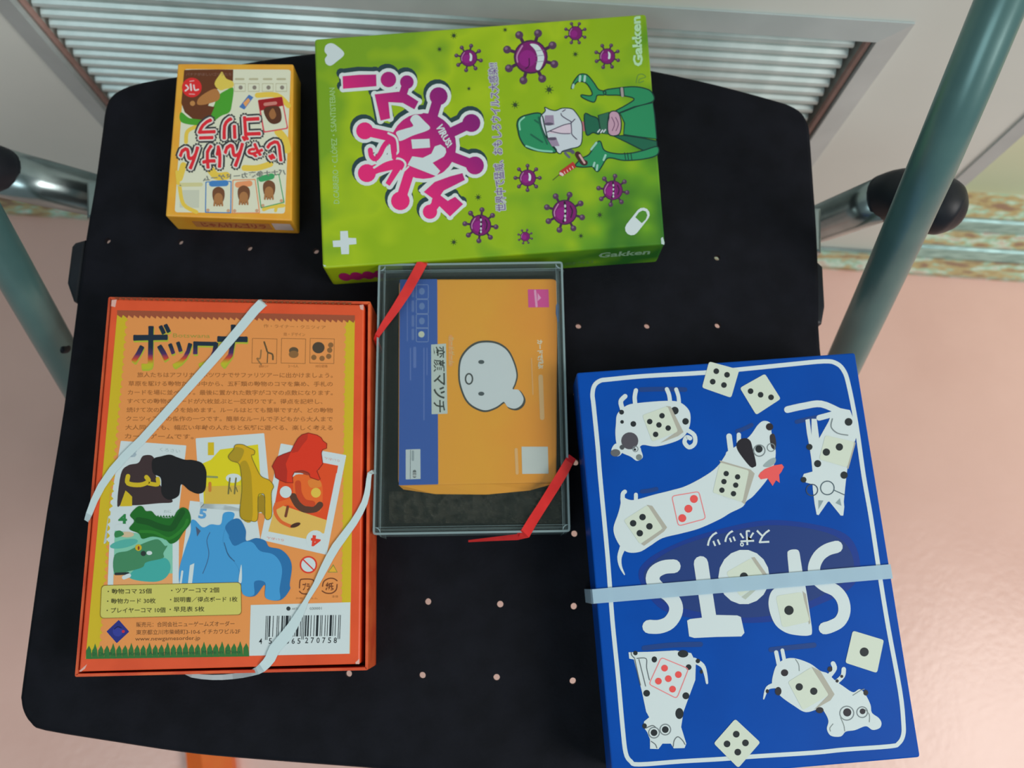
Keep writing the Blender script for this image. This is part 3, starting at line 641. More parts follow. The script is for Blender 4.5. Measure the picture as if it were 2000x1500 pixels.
def germ(V, x, y, r, mouth=0, knobs=8, ph=0):
    a = Art(ZG); dk = (66, 34, 66); k = r * .24
    for i in range(knobs):
        t = 2 * math.pi * i / knobs + ph; ex, ey = x + math.cos(t) * r * 1.45, y + math.sin(t) * r * 1.45
        a.stroke(V, [(x + math.cos(t) * r * .8, y + math.sin(t) * r * .8), (ex, ey)], k * .8, dk, 1, sm=False); a.disc(V, ex, ey, k, (78, 52, 78), 2, n=10); a.disc(V, ex - k * .25, ey - k * .3, k * .4, (118, 92, 118), 3, n=8)
    a.disc(V, x, y, r, dk, 1, n=24); a.disc(V, x, y, r * .9, (112, 24, 98), 2, n=24); a.disc(V, x - r * .2, y + r * .1, r * .5, (132, 30, 118), 3, n=16)
    a.stroke(V, [(x - r * .78, y + r * .3), (x - r * .8, y - r * .1), (x - r * .5, y - r * .65)], r * .09, (170, 120, 160), 3)
    if mouth == 1:
        a.blob(V, [(x - r * .05, y - r * .75), (x + r * .4, y - r * .7), (x + r * .72, y - r * .25), (x + r * .78, y + r * .15), (x + r * .55, y + r * .72), (x + r * .3, y + r * .7), (x + r * .4, y + r * .1), (x + r * .25, y - r * .4)], WH, 4)
        for t in (-.35, -.05, .3): a.stroke(V, [(x + r * .3, y + r * t), (x + r * .78, y + r * (t - .05))], r * .03, (120, 120, 140), 5)
        a.stroke(V, [(x - r * .1, y + r * .1), (x - r * .1, y + r * .5), (x - r * .3, y + r * .7)], r * .06, (60, 20, 60), 4)
    elif mouth == 2:
        a.stroke(V, [(x, y - r * .8), (x + r * .08, y), (x - r * .1, y + r * .75)], r * .16, (40, 24, 44), 4)
        for t in (-.5, -.1, .3, .6): a.disc(V, x + r * .04, y + r * t, r * .09, (176, 186, 186), 5, n=6, ry=r * .14)
        a.stroke(V, [(x + r * .45, y - r * .5), (x + r * .62, y - r * .1), (x + r * .5, y + r * .4)], r * .1, (50, 26, 54), 4)
    elif mouth == 3: a.blob(V, [(x + r * .1, y - r * .6), (x + r * .4, y - r * .3), (x + r * .35, y + r * .3), (x + r * .1, y + r * .3), (x + r * .15, y - r * .1)], WH, 4)
    a.build('printed_germ', lid)
germ(G3, 518, 488, 178, 1, 8, .3); germ(G1, 1690, 500, 90, 3, 8, .2); germ(G3, 985, 240, 74, 0, 8, .4); germ(G3, 1318, 482, 84, 3, 8, .35)
germ(G4, 485, 308, 88, 3, 8, 0); germ(G4, 872, 668, 132, 2, 8, .28); germ(G4, 1378, 438, 104, 2, 8, .15); germ(G4, 460, 922, 50, 0, 8, .3); germ(I, 938.5, 440, 21, 2, 8, .1)
for V, x, y, r in ((G1, 1535, 265, 24), (G1, 1385, 408, 20), (G1, 1693, 820, 16), (G3, 250, 205, 18), (G3, 985, 460, 22), (G3, 710, 830, 32), (G3, 355, 990, 28), (G2, 1790, 510, 24), (G2, 1535, 980, 24), (G4, 1240, 695, 24), (G4, 1043, 915, 20)):
    a = Art(ZG)
    for i in range(4):
        t = i * math.pi / 4 + .2; a.stroke(V, [(x - math.cos(t) * r * 1.4, y - math.sin(t) * r * 1.4), (x + math.cos(t) * r * 1.4, y + math.sin(t) * r * 1.4)], r * .22, (58, 86, 36), 1, sm=False)
    a.disc(V, x, y, r * .75, (50, 66, 40), 2, n=10); a.build('printed_speck', lid)

a = Art(ZG); T1, T2, T3 = (38, 128, 86), (28, 92, 70), (20, 52, 48); FC = (184, 192, 200)
def outl(V, pts, c, L, w_=12, oc=T3, sm=True):
    a.blob(V, pts, c, L) if sm else a.poly(V, pts, c, L); a.stroke(V, pts, w_, oc, L + 1, sm=sm, closed=True)
outl(G3, [(1290, 838), (1440, 812), (1600, 800), (1720, 820), (1785, 860), (1800, 950), (1620, 1010), (1450, 1075), (1400, 1058), (1520, 990), (1600, 925), (1450, 890), (1300, 885)], T1, 1)
outl(G3, [(942, 822), (960, 760), (1000, 700), (1040, 668), (1110, 678), (1180, 760), (1230, 830), (1300, 850), (1290, 885), (1215, 890), (1200, 930), (1170, 962), (1060, 915), (1050, 885), (1140, 895), (1160, 860), (1100, 765), (1020, 745), (975, 780)], T1, 2)
for p in ([(1035, 690), (1030, 740)], [(1085, 690), (1080, 740)], [(965, 780), (958, 810)]): a.stroke(G3, p, 24, (150, 185, 175), 4)
a.stroke(G3, [(1470, 820), (1478, 895)], 28, (150, 140, 140), 4, sm=False); a.stroke(G3, [(1450, 820), (1458, 895)], 8, T3, 5, sm=False); a.stroke(G3, [(1490, 818), (1498, 898)], 8, T3, 5, sm=False)
outl(G3, [(1450, 1070), (1600, 1010), (1795, 968), (1815, 1100), (1835, 1345), (1650, 1325), (1490, 1300), (1500, 1180)], T1, 1, sm=False)
outl(G3, [(1370, 1310), (1500, 1310), (1700, 1340), (1835, 1370), (1845, 1480), (1780, 1500), (1660, 1450), (1520, 1380)], T2, 1, sm=False)
outl(G4, [(1290, 20), (1420, 55), (1560, 50), (1700, 20), (1842, -20), (1842, 65), (1700, 110), (1500, 125), (1370, 100), (1310, 110), (1260, 190), (1215, 242), (1165, 190), (1150, 190), (1050, 195), (985, 175), (1060, 100), (1130, 60), (1210, -60), (1250, -70)], T1, 3)
for p in ([(1185, 150), (1175, 185)], [(1215, 175), (1208, 225)], [(1300, 70), (1280, 120)], [(1205, -60), (1150, 10)]): a.stroke(G4, p, 22, (140, 185, 170), 5)
for x in (1500, 1530, 1565): a.stroke(G4, [(x, 45), (x + 12, 122)], 8, T3, 5, sm=False)
a.stroke(G4, [(1010, 60), (1060, 140), (1085, 150)], 60, (64, 34, 36), 4); a.stroke(G4, [(1030, 70), (1080, 150)], 22, (190, 150, 150), 5)
a.poly(G4, [(818, 240), (960, 138), (1000, 190), (852, 290), (815, 285)], (168, 50, 46), 3); a.stroke(G4, [(830, 262), (850, 275)], 28, (200, 180, 180), 4); a.stroke(G4, [(815, 275), (750, 330)], 7, (70, 70, 50), 3)
for t in (.2, .4, .6, .8): a.stroke(G4, [(850 + t * 140, 282 - t * 95), (840 + t * 140, 262 - t * 95)], 8, (210, 190, 180), 4, sm=False)
outl(G3, [(1080, 1090), (1150, 1105), (1225, 1145), (1240, 1290), (1170, 1280), (1100, 1300)], T2, 2)
outl(G3, [(1225, 1100), (1335, 1065), (1345, 1300), (1250, 1285)], (44, 96, 74), 3, sm=False)
outl(G3, [(1340, 1080), (1430, 1068), (1465, 1180), (1440, 1300), (1330, 1290)], (176, 140, 160), 4)
for x in (1385, 1425): a.stroke(G3, [(x - 20, 1120), (x + 10, 1190), (x - 15, 1260)], 8, (110, 70, 100), 6)
for x, y in ((1240, 1250), (1270, 1255), (1300, 1250)): a.stroke(G3, [(x, y), (x - 20, y + 25)], 14, FC, 6)
outl(G3, [(385, 1260), (375, 1190), (400, 1130), (480, 1095), (620, 1080), (660, 1200), (700, 1350), (790, 1480), (640, 1480), (480, 1440), (410, 1350)], T1, 2, 14)
a.stroke(G3, [(405, 1250), (400, 1170), (450, 1120)], 16, (130, 190, 165), 4); a.stroke(G3, [(470, 1420), (600, 1465), (740, 1478)], 20, (120, 185, 160), 4)
for p in ([(560, 1150), (620, 1190)], [(520, 1300), (640, 1380)], [(600, 1120), (630, 1240), (690, 1400)]): a.stroke(G3, p, 18, T2, 4)
outl(G3, [(618, 1120), (670, 1055), (665, 1015), (720, 1040), (780, 1050), (850, 1025), (940, 1030), (985, 1065), (1045, 1160), (1058, 1260), (1040, 1410), (930, 1450), (850, 1475), (830, 1500), (790, 1480), (700, 1360), (640, 1240)], FC, 3, 10)
a.poly(G3, [(665, 1100), (755, 1098), (765, 1200), (660, 1195)], (140, 124, 148), 5); a.poly(G3, [(690, 1340), (780, 1325), (820, 1420), (740, 1425)], (140, 124, 148), 5)
a.disc(G3, 705, 1190, 50, (84, 76, 96), 6, ry=16); a.disc(G3, 740, 1345, 50, (84, 76, 96), 6, ry=16)
a.blob(G3, [(700, 1280), (860, 1200), (930, 1195), (935, 1290), (860, 1290)], (196, 180, 194), 5)
for p in ([(690, 1275), (850, 1205), (930, 1185)], [(720, 1265), (840, 1290), (930, 1290)], [(940, 1170), (945, 1250), (950, 1300), (1000, 1350)], [(835, 1080), (850, 1110), (940, 1165)], [(940, 1180), (980, 1140)], [(850, 1060), (880, 1040)]): a.stroke(G3, p, 9, (70, 60, 84), 7)
a.stroke(G3, [(1060, 1180), (1075, 1250)], 34, (170, 100, 110), 2)
a.stroke(G4, [(850, 20), (930, 20), (960, 40)], 36, (80, 80, 100), 2); a.stroke(G4, [(880, 50), (920, 90)], 26, (90, 90, 110), 2)
a.build('printed_doctor', lid, 'green-capped doctor holding a syringe, lying sideways')
wt = (170, 190, 185)
a = Art(ZG)
a.poly(G4, [(1880, 940), (1900, 925), (1918, 985), (1915, 1008), (1885, 1000)], wt, 1); a.build('worn_corner', lid, 'white scuffed cardboard corner'); a = Art(ZG); a.poly(G2, [(165, 1215), (200, 1225), (180, 1240)], wt, 1); a.build('worn_corner', lid, 'white scuffed cardboard corner')
no = Vector((W[2] - W[3]).to_3d().cross(Vector((0, 0, 1))))
if no.y > 0: no = -no
sm_ = side_mapper(W[3], W[2], ZG, SZ, no)
a = Art(mapper=sm_, base=1e-4)
a.text(I, 'Gakken', [(.81, .22), (.965, .22), (.965, .5), (.81, .5)], (130, 165, 130), 1, .03)
a.build('printed_side_lettering', lid); a = Art(mapper=sm_, base=1e-4)
a.text(I, 'VIRUS! ウイルス', [(.71, .62), (.8, .62), (.8, .82), (.71, .82)], (100, 140, 80), 1)
a.build('printed_side_lettering', lid); a = Art(mapper=sm_, base=1e-4)
for x in (.05, .085, .12, .155): a.disc(I, x, .58, .018, (150, 30, 90), 1, ry=.24)
a.poly(I, [(.035, .5), (.17, .44), (.17, .7), (.04, .76)], (150, 30, 90), 2)
a.build('printed_side', lid, 'magenta print on the front side')

# ---------------------------------------------------------------- orange animal game box (lying face down)
ZO = SZ + .034
q = [(217, 584), (711, 595), (703, 1297), (154, 1312)]; q2 = [(212, 580), (724, 589), (719, 1309), (146, 1322)]
W = px2(q, ZO); W2 = px2(q2, ZO - .002)
orange = thing('game_box', (*(sum(W, Vector((0, 0))) / 4), SZ), 'orange game box lying face down, animal pictures and barcode, at the left of the seat', 'box')
OR = noisy('orange_red_print', (202, 72, 34), (214, 80, 40), 30, rough=.35)
v, f = prism(rnd(W, .0012, 3), SZ + .004, ZO, .0009); body = mk('tray', v, f, OR, orange)
vs = []; fs = []; W2r = rnd(W2, .001, 2); ringwall(W2r, .0016, SZ + .0003, ZO - .002, vs, fs)
v, f = prism(W2r, SZ + .0003, SZ + .0035, 0, vs, fs); lid = mk('lid', vs, fs, noisy('orange_red_side', (190, 66, 34), (206, 90, 46), 60, rough=.4), orange)
O1, O2, O3, O4, O5, O6 = Vw(130, 560, 5), Vw(430, 560, 5), Vw(130, 840, 5), Vw(430, 840, 5), Vw(130, 1100, 6), Vw(430, 1100, 6)
PE, YE, BR, DG = (212, 136, 74), (192, 166, 36), (134, 82, 44), (48, 106, 52)
a = Art(ZO)
iq = [(229, 612), (693, 622), (684, 1277), (167, 1287)]
a.poly(I, iq, PE, 0)
a.poly(I, [(229, 612), (246, 613), (238, 730), (226, 850), (215, 960), (206, 1090), (200, 1180), (194, 1262), (167, 1287)], YE, 1)
a.poly(I, [(693, 622), (676, 622), (673, 800), (670, 1000), (668, 1178), (685, 1178)], YE, 1)
for i in range(44):
    t = i / 44; xl = 246 - 52 * t; y = 618 + 640 * t; a.poly(I, [(xl - 2, y), (xl + 4, y + 7), (xl - 4, y + 13)], YE, 1)
    if t < .86: xr = 676 - 8 * t; a.poly(I, [(xr + 2, y), (xr - 4, y + 7), (xr + 3, y + 13)], YE, 1)
for i in range(42):
    t0, t1 = i / 42, (i + 1) / 42; x0, x1 = 229 + 464 * t0, 229 + 464 * t1; y = 612 + 10 * t0
    a.poly(I, [(x0, y - 6), (x1, y - 6), (x1, y + 3), ((x0 + x1) / 2 + 3, y + 9), (x0, y + 3)], (146, 74, 50), 2)
    a.poly(I, [(x0 - 6, y - 31), (x1 - 6, y - 31), ((x0 + x1) / 2 - 3, y - 26)], (120, 60, 34), 1)
for i in range(27):
    t0 = i / 27; x0 = 168 + 319 * t0; x1 = 168 + 319 * (t0 + 1 / 27); y = 1270 - 5 * t0
    a.poly(I, [(x0, y + 17), (x0, y + 1), (x0 + 3, y - 4), ((x0 + x1) / 2, y - 9 - 4 * (i % 3 == 1)), (x1 - 2, y - 1), (x1, y + 17)], DG, 2)
a.text(I, '© Dr. Reiner Knizia. All rights reserved. Made in China', [(178, 1274), (470, 1269), (470, 1278), (178, 1283)], (34, 74, 48), 3)
a.build('printed_panel', body, 'peach panel with jagged yellow, brown and grass borders')
tg = grad('dusk_gradient_print', at(370, 640, ZO), at(365, 722, ZO), [(0, (26, 40, 56)), (.45, (28, 42, 58)), (.62, (70, 42, 88)), (.74, (186, 66, 40)), (.86, (176, 168, 40)), (1, (170, 172, 40))])
a = Art(ZO)
for ch, qq in (('ボ', [(260, 633), (332, 634), (331, 716), (258, 722)]), ('ツ', [(330, 668), (374, 669), (373, 716), (330, 717)]), ('ワ', [(379, 668), (425, 669), (425, 716), (378, 716)]), ('ナ', [(427, 635), (482, 636), (482, 716), (424, 716)])):
    a.text(I, ch, [(x + 1, y + 3) for x, y in qq], (160, 166, 50), 1, 0, 2); a.text(I, ch, qq, tg, 2, 0, 1.7)
a.text(I, 'Botswana', [(338, 651), (410, 652), (410, 660), (338, 659)], (150, 140, 60), 2)
a.build('printed_title', body, 'dark title characters fading to yellow')
a = Art(ZO); TXT = (150, 92, 48)
a.text(I, '作・ライナー・クニツィア', [(515, 633), (636, 636), (636, 643), (515, 640)], TXT, 1); a.build('printed_line', body); a = Art(ZO); a.text(I, '絵・デザイン', [(554, 649), (596, 650), (596, 657), (554, 656)], TXT, 1); a.build('printed_line', body)
rows = ['旅人たちはアフリカのボツワナでサファリツアーに出かけましょう。', '草原を駆ける動物たちの中から、五種類の動物のコマを集め、手札の', 'カードを場に並べます。最後に置かれた数字がコマの点数になります。', 'すべての動物のカードが六枚並ぶと一区切りです。得点を記録し、', '続けて次の区切りを始めます。ルールはとても簡単ですが、どの動物', 'クニツィア作の傑作の一つです。簡単なルールで子どもから大人まで', '大人同士でも、幅広い年齢の人たちと気軽に遊べる、楽しく考える', 'カードゲームです。']
for i, t in enumerate(rows):
    y = 727 + 17.1 * i; x0 = (268 if i in (0,) else 252 - i * 1.2); x1 = 650 - (i == 3) * 20; x1 = 378 if i == 7 else x1
    a = Art(ZO); a.text(I, t, [(x0, y), (x1, y + 1), (x1, y + 11), (x0, y + 10)], TXT, 1, .012); a.build('printed_line', body)
a = Art(ZO)
for x0, x1 in ((492, 541), (549, 597), (605, 653)):
    a.stroke(I, [(x0 + 1, 661), (x1, 662), (x1 - 1, 710), (x0, 709)], 1.4, (140, 92, 50), 1, sm=False, closed=True)
a.stroke(O2, [(430, 540), (450, 600), (465, 640), (510, 660), (515, 710)], 16, (92, 72, 46), 1); a.stroke(O2, [(465, 640), (460, 740)], 10, (92, 72, 46), 1); a.stroke(O2, [(400, 620), (390, 700), (360, 700), (400, 760)], 14, (140, 100, 60), 1)
a.disc(O2, 718, 625, 46, (88, 70, 50), 1, ry=36); a.disc(O2, 718, 660, 48, (130, 92, 54), 1, ry=36); a.disc(O2, 960, 595, 60, (72, 60, 48), 1, ry=56)
for x, y in ((915, 690), (995, 700), (1060, 680), (1080, 570), (1070, 620)): a.disc(O2, x, y, 26, (130, 90, 52), 1)
a.text(O2, '動物のコマ', [(380, 765), (470, 765), (470, 790), (380, 790)], TXT, 1); a.text(O2, '2〜5人', [(665, 760), (765, 760), (765, 790), (665, 790)], TXT, 1); a.text(O2, '30分前後', [(930, 760), (1050, 760), (1050, 790), (930, 790)], TXT, 1)
a.build('printed_icons', body, 'three small framed icons')
# cards and wooden animals printed on the back
a = Art(ZO)
a.rpoly(I, [(236, 861), (364, 870), (349, 1000), (202, 1063)], 2, WH, 1)
a.blob(O3, [(495, 740), (530, 430), (600, 345), (700, 320), (750, 250), (850, 265), (870, 440), (930, 560), (1010, 650), (1030, 705), (900, 715), (640, 735), (590, 700), (560, 690)], (58, 44, 46), 2)
a.stroke(O3, [(600, 450), (600, 520), (720, 535), (800, 500), (780, 460)], 44, YE, 3); a.stroke(O3, [(800, 520), (890, 530), (890, 475)], 40, YE, 3); a.poly(O3, [(520, 745), (575, 590), (600, 610), (640, 650), (640, 742)], YE, 3)
a.blob(O3, [(840, 290), (930, 255), (1010, 240), (1080, 265), (1160, 290), (1230, 292), (1320, 320), (1362, 390), (1365, 480), (1350, 590), (1285, 622), (1200, 590), (1120, 530), (1095, 640), (1000, 680), (930, 620), (920, 470), (845, 420)], (26, 25, 28), 6)
a.text(O3, 'くろさい', [(910, 170), (1110, 190), (1110, 225), (910, 205)], (150, 168, 170), 2); a.text(O3, '3', [(610, 170), (690, 180), (680, 270), (600, 260)], (150, 166, 176), 2, .03)
a.build('printed_card', body, 'white card under a black wooden rhinoceros')
a = Art(ZO)
a.rpoly(I, [(382, 856), (516, 846), (531, 1004), (391, 992)], 2, WH, 1)
a.poly(I, [(396, 905), (412, 898), (430, 878), (504, 868), (512, 980), (398, 984)], (204, 190, 30), 2); a.poly(I, [(400, 950), (470, 948), (472, 985), (400, 984)], (196, 164, 66), 3)
a.text(I, '1', [(406, 864), (418, 864), (418, 889), (406, 889)], (196, 170, 30), 2, .06)
a.disc(O4, 130, 470, 75, WH, 3, ry=45)
for x in (95, 155): a.stroke(O4, [(x, 470), (x - 8, 540), (x - 15, 620)], 16, (110, 104, 60), 4); a.stroke(O4, [(x, 560), (x + 14, 600)], 10, (110, 104, 60), 4)
a.stroke(O3, [(1370, 455), (1470, 460)], 20, (130, 140, 90), 4); a.stroke(O3, [(1400, 520), (1400, 590)], 30, (190, 120, 50), 4)
a.build('printed_card', body, 'white-edged yellow card numbered 1')
a = Art(ZO); GY = (196, 156, 26)
a.blob(O4, [(80, 255), (130, 190), (150, 145), (220, 142), (275, 170), (335, 200), (330, 240), (305, 250), (340, 340), (400, 450), (480, 490), (522, 550), (500, 620), (503, 840), (440, 858), (436, 650), (402, 622), (370, 655), (366, 868), (300, 888), (195, 842), (212, 600), (205, 420), (180, 325), (110, 300)], GY, 7)
a.blob(O4, [(195, 330), (250, 300), (290, 380), (308, 500), (310, 880), (200, 842), (212, 600), (208, 440)], (166, 136, 28), 8); a.blob(O4, [(82, 255), (130, 190), (160, 165), (230, 190), (215, 260), (170, 318), (112, 296)], (160, 134, 34), 8)
a.blob(O4, [(366, 800), (370, 680), (400, 632), (432, 660), (440, 830), (400, 800)], (150, 122, 30), 8)
a.stroke(O4, [(80, 255), (130, 190), (150, 145), (220, 142), (275, 170), (335, 200), (330, 240), (305, 250), (340, 340), (400, 450), (480, 490), (522, 550), (500, 620), (503, 840), (440, 858), (436, 650), (402, 622), (370, 655), (366, 868), (300, 888), (195, 842), (212, 600), (205, 420), (180, 325), (110, 300)], 6, (110, 100, 40), 9, closed=True)
a.build('printed_giraffe', body, 'yellow wooden giraffe')
a = Art(ZO)
a.rpoly(O4, [(592, 130), (1232, 245), (1040, 1218), (392, 1070)], 2, WH, 2)
a.poly(O4, [(575, 490), (1150, 345), (1040, 880), (535, 715)], (208, 72, 34), 3); a.poly(O4, [(960, 310), (1152, 348), (1140, 420), (960, 480)], (208, 72, 34), 3); a.poly(O4, [(545, 715), (1042, 880), (1015, 1010), (920, 1000), (835, 1062), (470, 990)], (206, 168, 86), 3)
a.blob(O4, [(520, 790), (540, 715), (700, 640), (720, 450), (860, 440), (960, 480), (1000, 560), (985, 780), (900, 790), (790, 790), (660, 730), (580, 760)], (214, 96, 40), 4)
a.stroke(O4, [(545, 720), (535, 800), (590, 890), (690, 940)], 32, (206, 96, 46), 5); a.disc(O4, 735, 928, 52, (70, 44, 34), 6, ry=20, rot=-20); a.stroke(O4, [(660, 750), (640, 840)], 26, (110, 60, 40), 5)
a.stroke(O4, [(715, 650), (760, 730), (830, 775), (930, 770), (975, 730)], 70, (84, 54, 42), 5, taper=.9); a.stroke(O4, [(760, 520), (770, 620), (820, 700), (900, 720)], 60, (188, 66, 34), 5)
a.disc(O4, 935, 612, 48, (208, 174, 70), 5); a.blob(O4, [(860, 490), (960, 480), (990, 540), (960, 560), (880, 560)], (208, 120, 50), 5)
a.disc(O4, 640, 605, 58, WH, 5); a.disc(O4, 930, 1070, 92, WH, 4)
a.text(O4, '4', [(975, 1142), (880, 1132), (892, 1022), (985, 1038)], (206, 60, 40), 5, .05)
a.text(O4, 'らいおん', [(620, 1088), (450, 1062), (455, 1040), (625, 1066)], (214, 140, 130), 5); a.text(O4, 'らいおん', [(1165, 315), (1015, 285), (1020, 262), (1170, 290)], (206, 160, 150), 5)
a.build('printed_card', body, 'white-edged red lion card numbered 4, upside down')
a = Art(ZO)
lion = [(760, 80), (800, 45), (860, 28), (945, 48), (985, 72), (1005, 105), (1042, 132), (1040, 178), (1000, 192), (988, 225), (1002, 330), (960, 385), (945, 400), (978, 480), (960, 490), (880, 462), (865, 420), (800, 398), (725, 412), (705, 450), (712, 515), (640, 512), (585, 490), (540, 462), (532, 400), (508, 355), (530, 310), (560, 262), (620, 235), (692, 210), (720, 150)]
a.poly(O4, lion, (204, 52, 30), 7); a.stroke(O4, lion, 7, (130, 36, 26), 9, sm=False, closed=True)
a.poly(O4, [(508, 355), (530, 310), (560, 262), (620, 235), (692, 212), (640, 330), (655, 400), (650, 512), (600, 500), (540, 462), (532, 400)], (168, 42, 30), 8); a.poly(O4, [(720, 150), (760, 80), (800, 45), (860, 28), (850, 90), (800, 150), (760, 210), (700, 225)], (176, 46, 30), 8); a.blob(O4, [(715, 415), (760, 395), (830, 395), (880, 430), (850, 440), (790, 420)], (150, 60, 40), 8)
a.build('printed_lion', body, 'red wooden lion')
a = Art(ZO)
a.rpoly(I, [(216, 999), (350, 986), (349, 1146), (210, 1150)], 2, WH, 2)
a.poly(I, [(224, 1036), (337, 1050), (337, 1146), (221, 1146)], (118, 182, 158), 3); a.poly(I, [(222, 1122), (337, 1120), (337, 1146), (221, 1146)], (212, 150, 96), 4)
a.disc(O3, 560, 1110, 140, (78, 160, 150), 4, ry=40, rot=-12); a.blob(O3, [(610, 1430), (700, 1330), (800, 1280), (960, 1250), (1015, 1330), (980, 1430), (880, 1480), (700, 1470)], (62, 156, 150), 5)
a.blob(O3, [(470, 1220), (600, 1180), (700, 1130), (820, 1080), (900, 1070), (960, 1130), (985, 1130), (945, 1200), (940, 1250), (780, 1290), (740, 1340), (600, 1380), (470, 1400)], (62, 124, 88), 6)
a.disc(O3, 702, 1148, 32, (190, 160, 40), 7); a.disc(O3, 704, 1152, 9, (120, 50, 30), 8, ry=20); a.disc(O3, 750, 1205, 26, (40, 50, 48), 7); a.disc(O3, 808, 1200, 28, WH, 7, ry=20)
a.stroke(O3, [(480, 1405), (600, 1400)], 26, (36, 44, 46), 6); a.stroke(O3, [(560, 1440), (610, 1420)], 40, WH, 6)
a.disc(O3, 540, 950, 70, WH, 5, ry=36); a.disc(O3, 590, 1020, 70, (190, 170, 140), 5, ry=28); a.blob(O3, [(470, 1000), (520, 980), (560, 1020), (480, 1050)], (50, 120, 70), 5)
a.text(O3, '4', [(505, 820), (590, 820), (590, 915), (505, 915)], (40, 120, 64), 6, .04)
a.text(O3, 'わに', [(950, 780), (1020, 776), (1020, 806), (950, 810)], (150, 170, 165), 4)
a.build('printed_card', body, 'white-edged crocodile card numbered 4')
a = Art(ZO)
a.blob(O3, [(620, 830), (690, 750), (740, 745), (775, 790), (830, 792), (880, 840), (960, 858), (1040, 850), (1080, 790), (1135, 755), (1195, 790), (1212, 900), (1140, 1000), (1085, 1080), (1015, 1110), (960, 1065), (840, 1040), (740, 1062), (705, 1010), (612, 965), (660, 890)], (28, 98, 34), 8)
a.stroke(O3, [(700, 880), (800, 900), (900, 940), (1020, 960), (1080, 880), (1130, 800)], 60, (22, 78, 30), 9); a.stroke(O3, [(720, 990), (860, 1000), (1000, 1060), (1140, 960), (1180, 880)], 30, (40, 116, 40), 9)
for i in range(6): a.poly(O3, [(880 + i * 28, 850), (894 + i * 28, 830), (908 + i * 28, 856)], (28, 98, 34), 8)
a.build('printed_crocodile', body, 'dark green wooden crocodile')
a = Art(ZO); B1, B2 = (64, 142, 196), (40, 104, 158)
a.poly(I, [(371, 978), (440, 986), (500, 1001), (508, 1050), (470, 1140), (348, 1144)], WH, 1)
a.text(O3, '5', [(1300, 765), (1375, 770), (1360, 870), (1285, 862)], (84, 146, 196), 5, .04)
a.blob(I, [(373, 1018), (381, 1016), (396, 1030), (412, 1024), (431, 1024), (437, 1002), (458, 1003), (452, 1030), (470, 1060), (484, 1100), (480, 1145), (380, 1146), (368, 1145), (376, 1100), (367, 1146), (352, 1144), (350, 1112), (362, 1070), (372, 1040)], B1, 3)
a.stroke(O3, [(1400, 1000), (1370, 1080), (1390, 1200), (1370, 1300), (1330, 1400)], 7, (60, 90, 130), 4); a.poly(O3, [(1262, 940), (1310, 985), (1275, 1040)], (70, 84, 110), 4); a.poly(O3, [(1205, 1320), (1248, 1300), (1225, 1500), (1185, 1500)], WH, 4); a.stroke(O3, [(1130, 1380), (1115, 1490)], 20, WH, 4)
a.build('printed_card', body, 'white card with a blue elephant numbered 5')
a = Art(ZO)
a.blob(I, [(440, 1030), (452, 1016), (468, 1014), (480, 1035), (481, 1056), (500, 1051), (518, 1056), (526, 1068), (548, 1073), (564, 1088), (570, 1108), (566, 1140), (566, 1152), (548, 1172), (519, 1168), (517, 1142), (498, 1164), (474, 1160), (470, 1125), (462, 1102), (448, 1082), (442, 1062), (448, 1048)], B2, 6)
a.blob(I, [(440, 1034), (448, 1052), (458, 1066), (478, 1058), (494, 1060), (508, 1076), (532, 1082), (546, 1096), (551, 1116), (546, 1150), (546, 1171), (519, 1168), (518, 1138), (497, 1136), (496, 1162), (474, 1160), (470, 1122), (460, 1100), (444, 1078), (436, 1058)], B1, 7)
a.blob(I, [(466, 1136), (470, 1107), (472, 1106), (472, 1136)], WH, 8); a.stroke(I, [(438, 1060), (446, 1084), (458, 1096)], 1.4, (50, 84, 120), 8)
a.build('printed_elephant', body, 'blue wooden elephant')
a = Art(ZO); PY = (190, 184, 96)
a.rpoly(I, [(198, 1143), (471, 1137), (472, 1201), (195, 1208)], 8, (120, 96, 40), 8); a.rpoly(I, [(199, 1144), (470, 1138), (471, 1200), (196, 1207)], 8, PY, 9)
tc_ = (58, 56, 30)
for t, x0, x1, y in (('・動物コマ 25個', 210, 296, 1150), ('・ツアーコマ 2個', 334, 428, 1148), ('・動物カード 30枚', 209, 304, 1169), ('・説明書／得点ボード 1枚', 332, 464, 1166), ('・プレイヤーコマ 10個', 208, 323, 1187), ('・早見表 5枚', 331, 399, 1185)):
    a.text(I, t, [(x0, y), (x1, y - 1), (x1, y + 9.5), (x0, y + 10.5)], tc_, 10, .012)
a.build('printed_contents', body, 'pale yellow contents list')
a = Art(ZO)
a.rpoly(O5, [(612, 664), (735, 802), (588, 938), (468, 800)], 1.5, (38, 44, 120), 1); a.disc(O5, 600, 800, 60, (50, 56, 140), 2); a.disc(O5, 665, 800, 18, (180, 40, 60), 3); a.stroke(O5, [(560, 770), (600, 745), (640, 760)], 12, (20, 26, 70), 3)
for t, x0, x1, y0, y1 in (('販売元：合同会社ニューゲームズオーダー', 266, 458, 1214, 1224), ('東京都立川市柴崎町3-10-6 イチカワビル2F', 266, 469, 1229, 1239), ('www.newgamesorder.jp', 264, 391, 1243, 1253)):
    a.text(I, t, [(x0, y0 + 1), (x1, y0 - 1), (x1, y1 - 1), (x0, y1 + 1)], (110, 70, 40), 1, .006)
a.build('printed_publisher', body, 'navy diamond emblem beside small address lines')
a = Art(ZO)
a.poly(O6, [(358, 490), (1525, 458), (1515, 1060), (340, 1085)], WH, 2)
code = '4560365270758'; Lc = ['0001101', '0011001', '0010011', '0111101', '0100011', '0110001', '0101111', '0111011', '0110111', '0001011']; Gc = [''.join('1' if c == '0' else '0' for c in x)[::-1] for x in Lc]; Rc = [''.join('1' if c == '0' else '0' for c in x) for x in Lc]
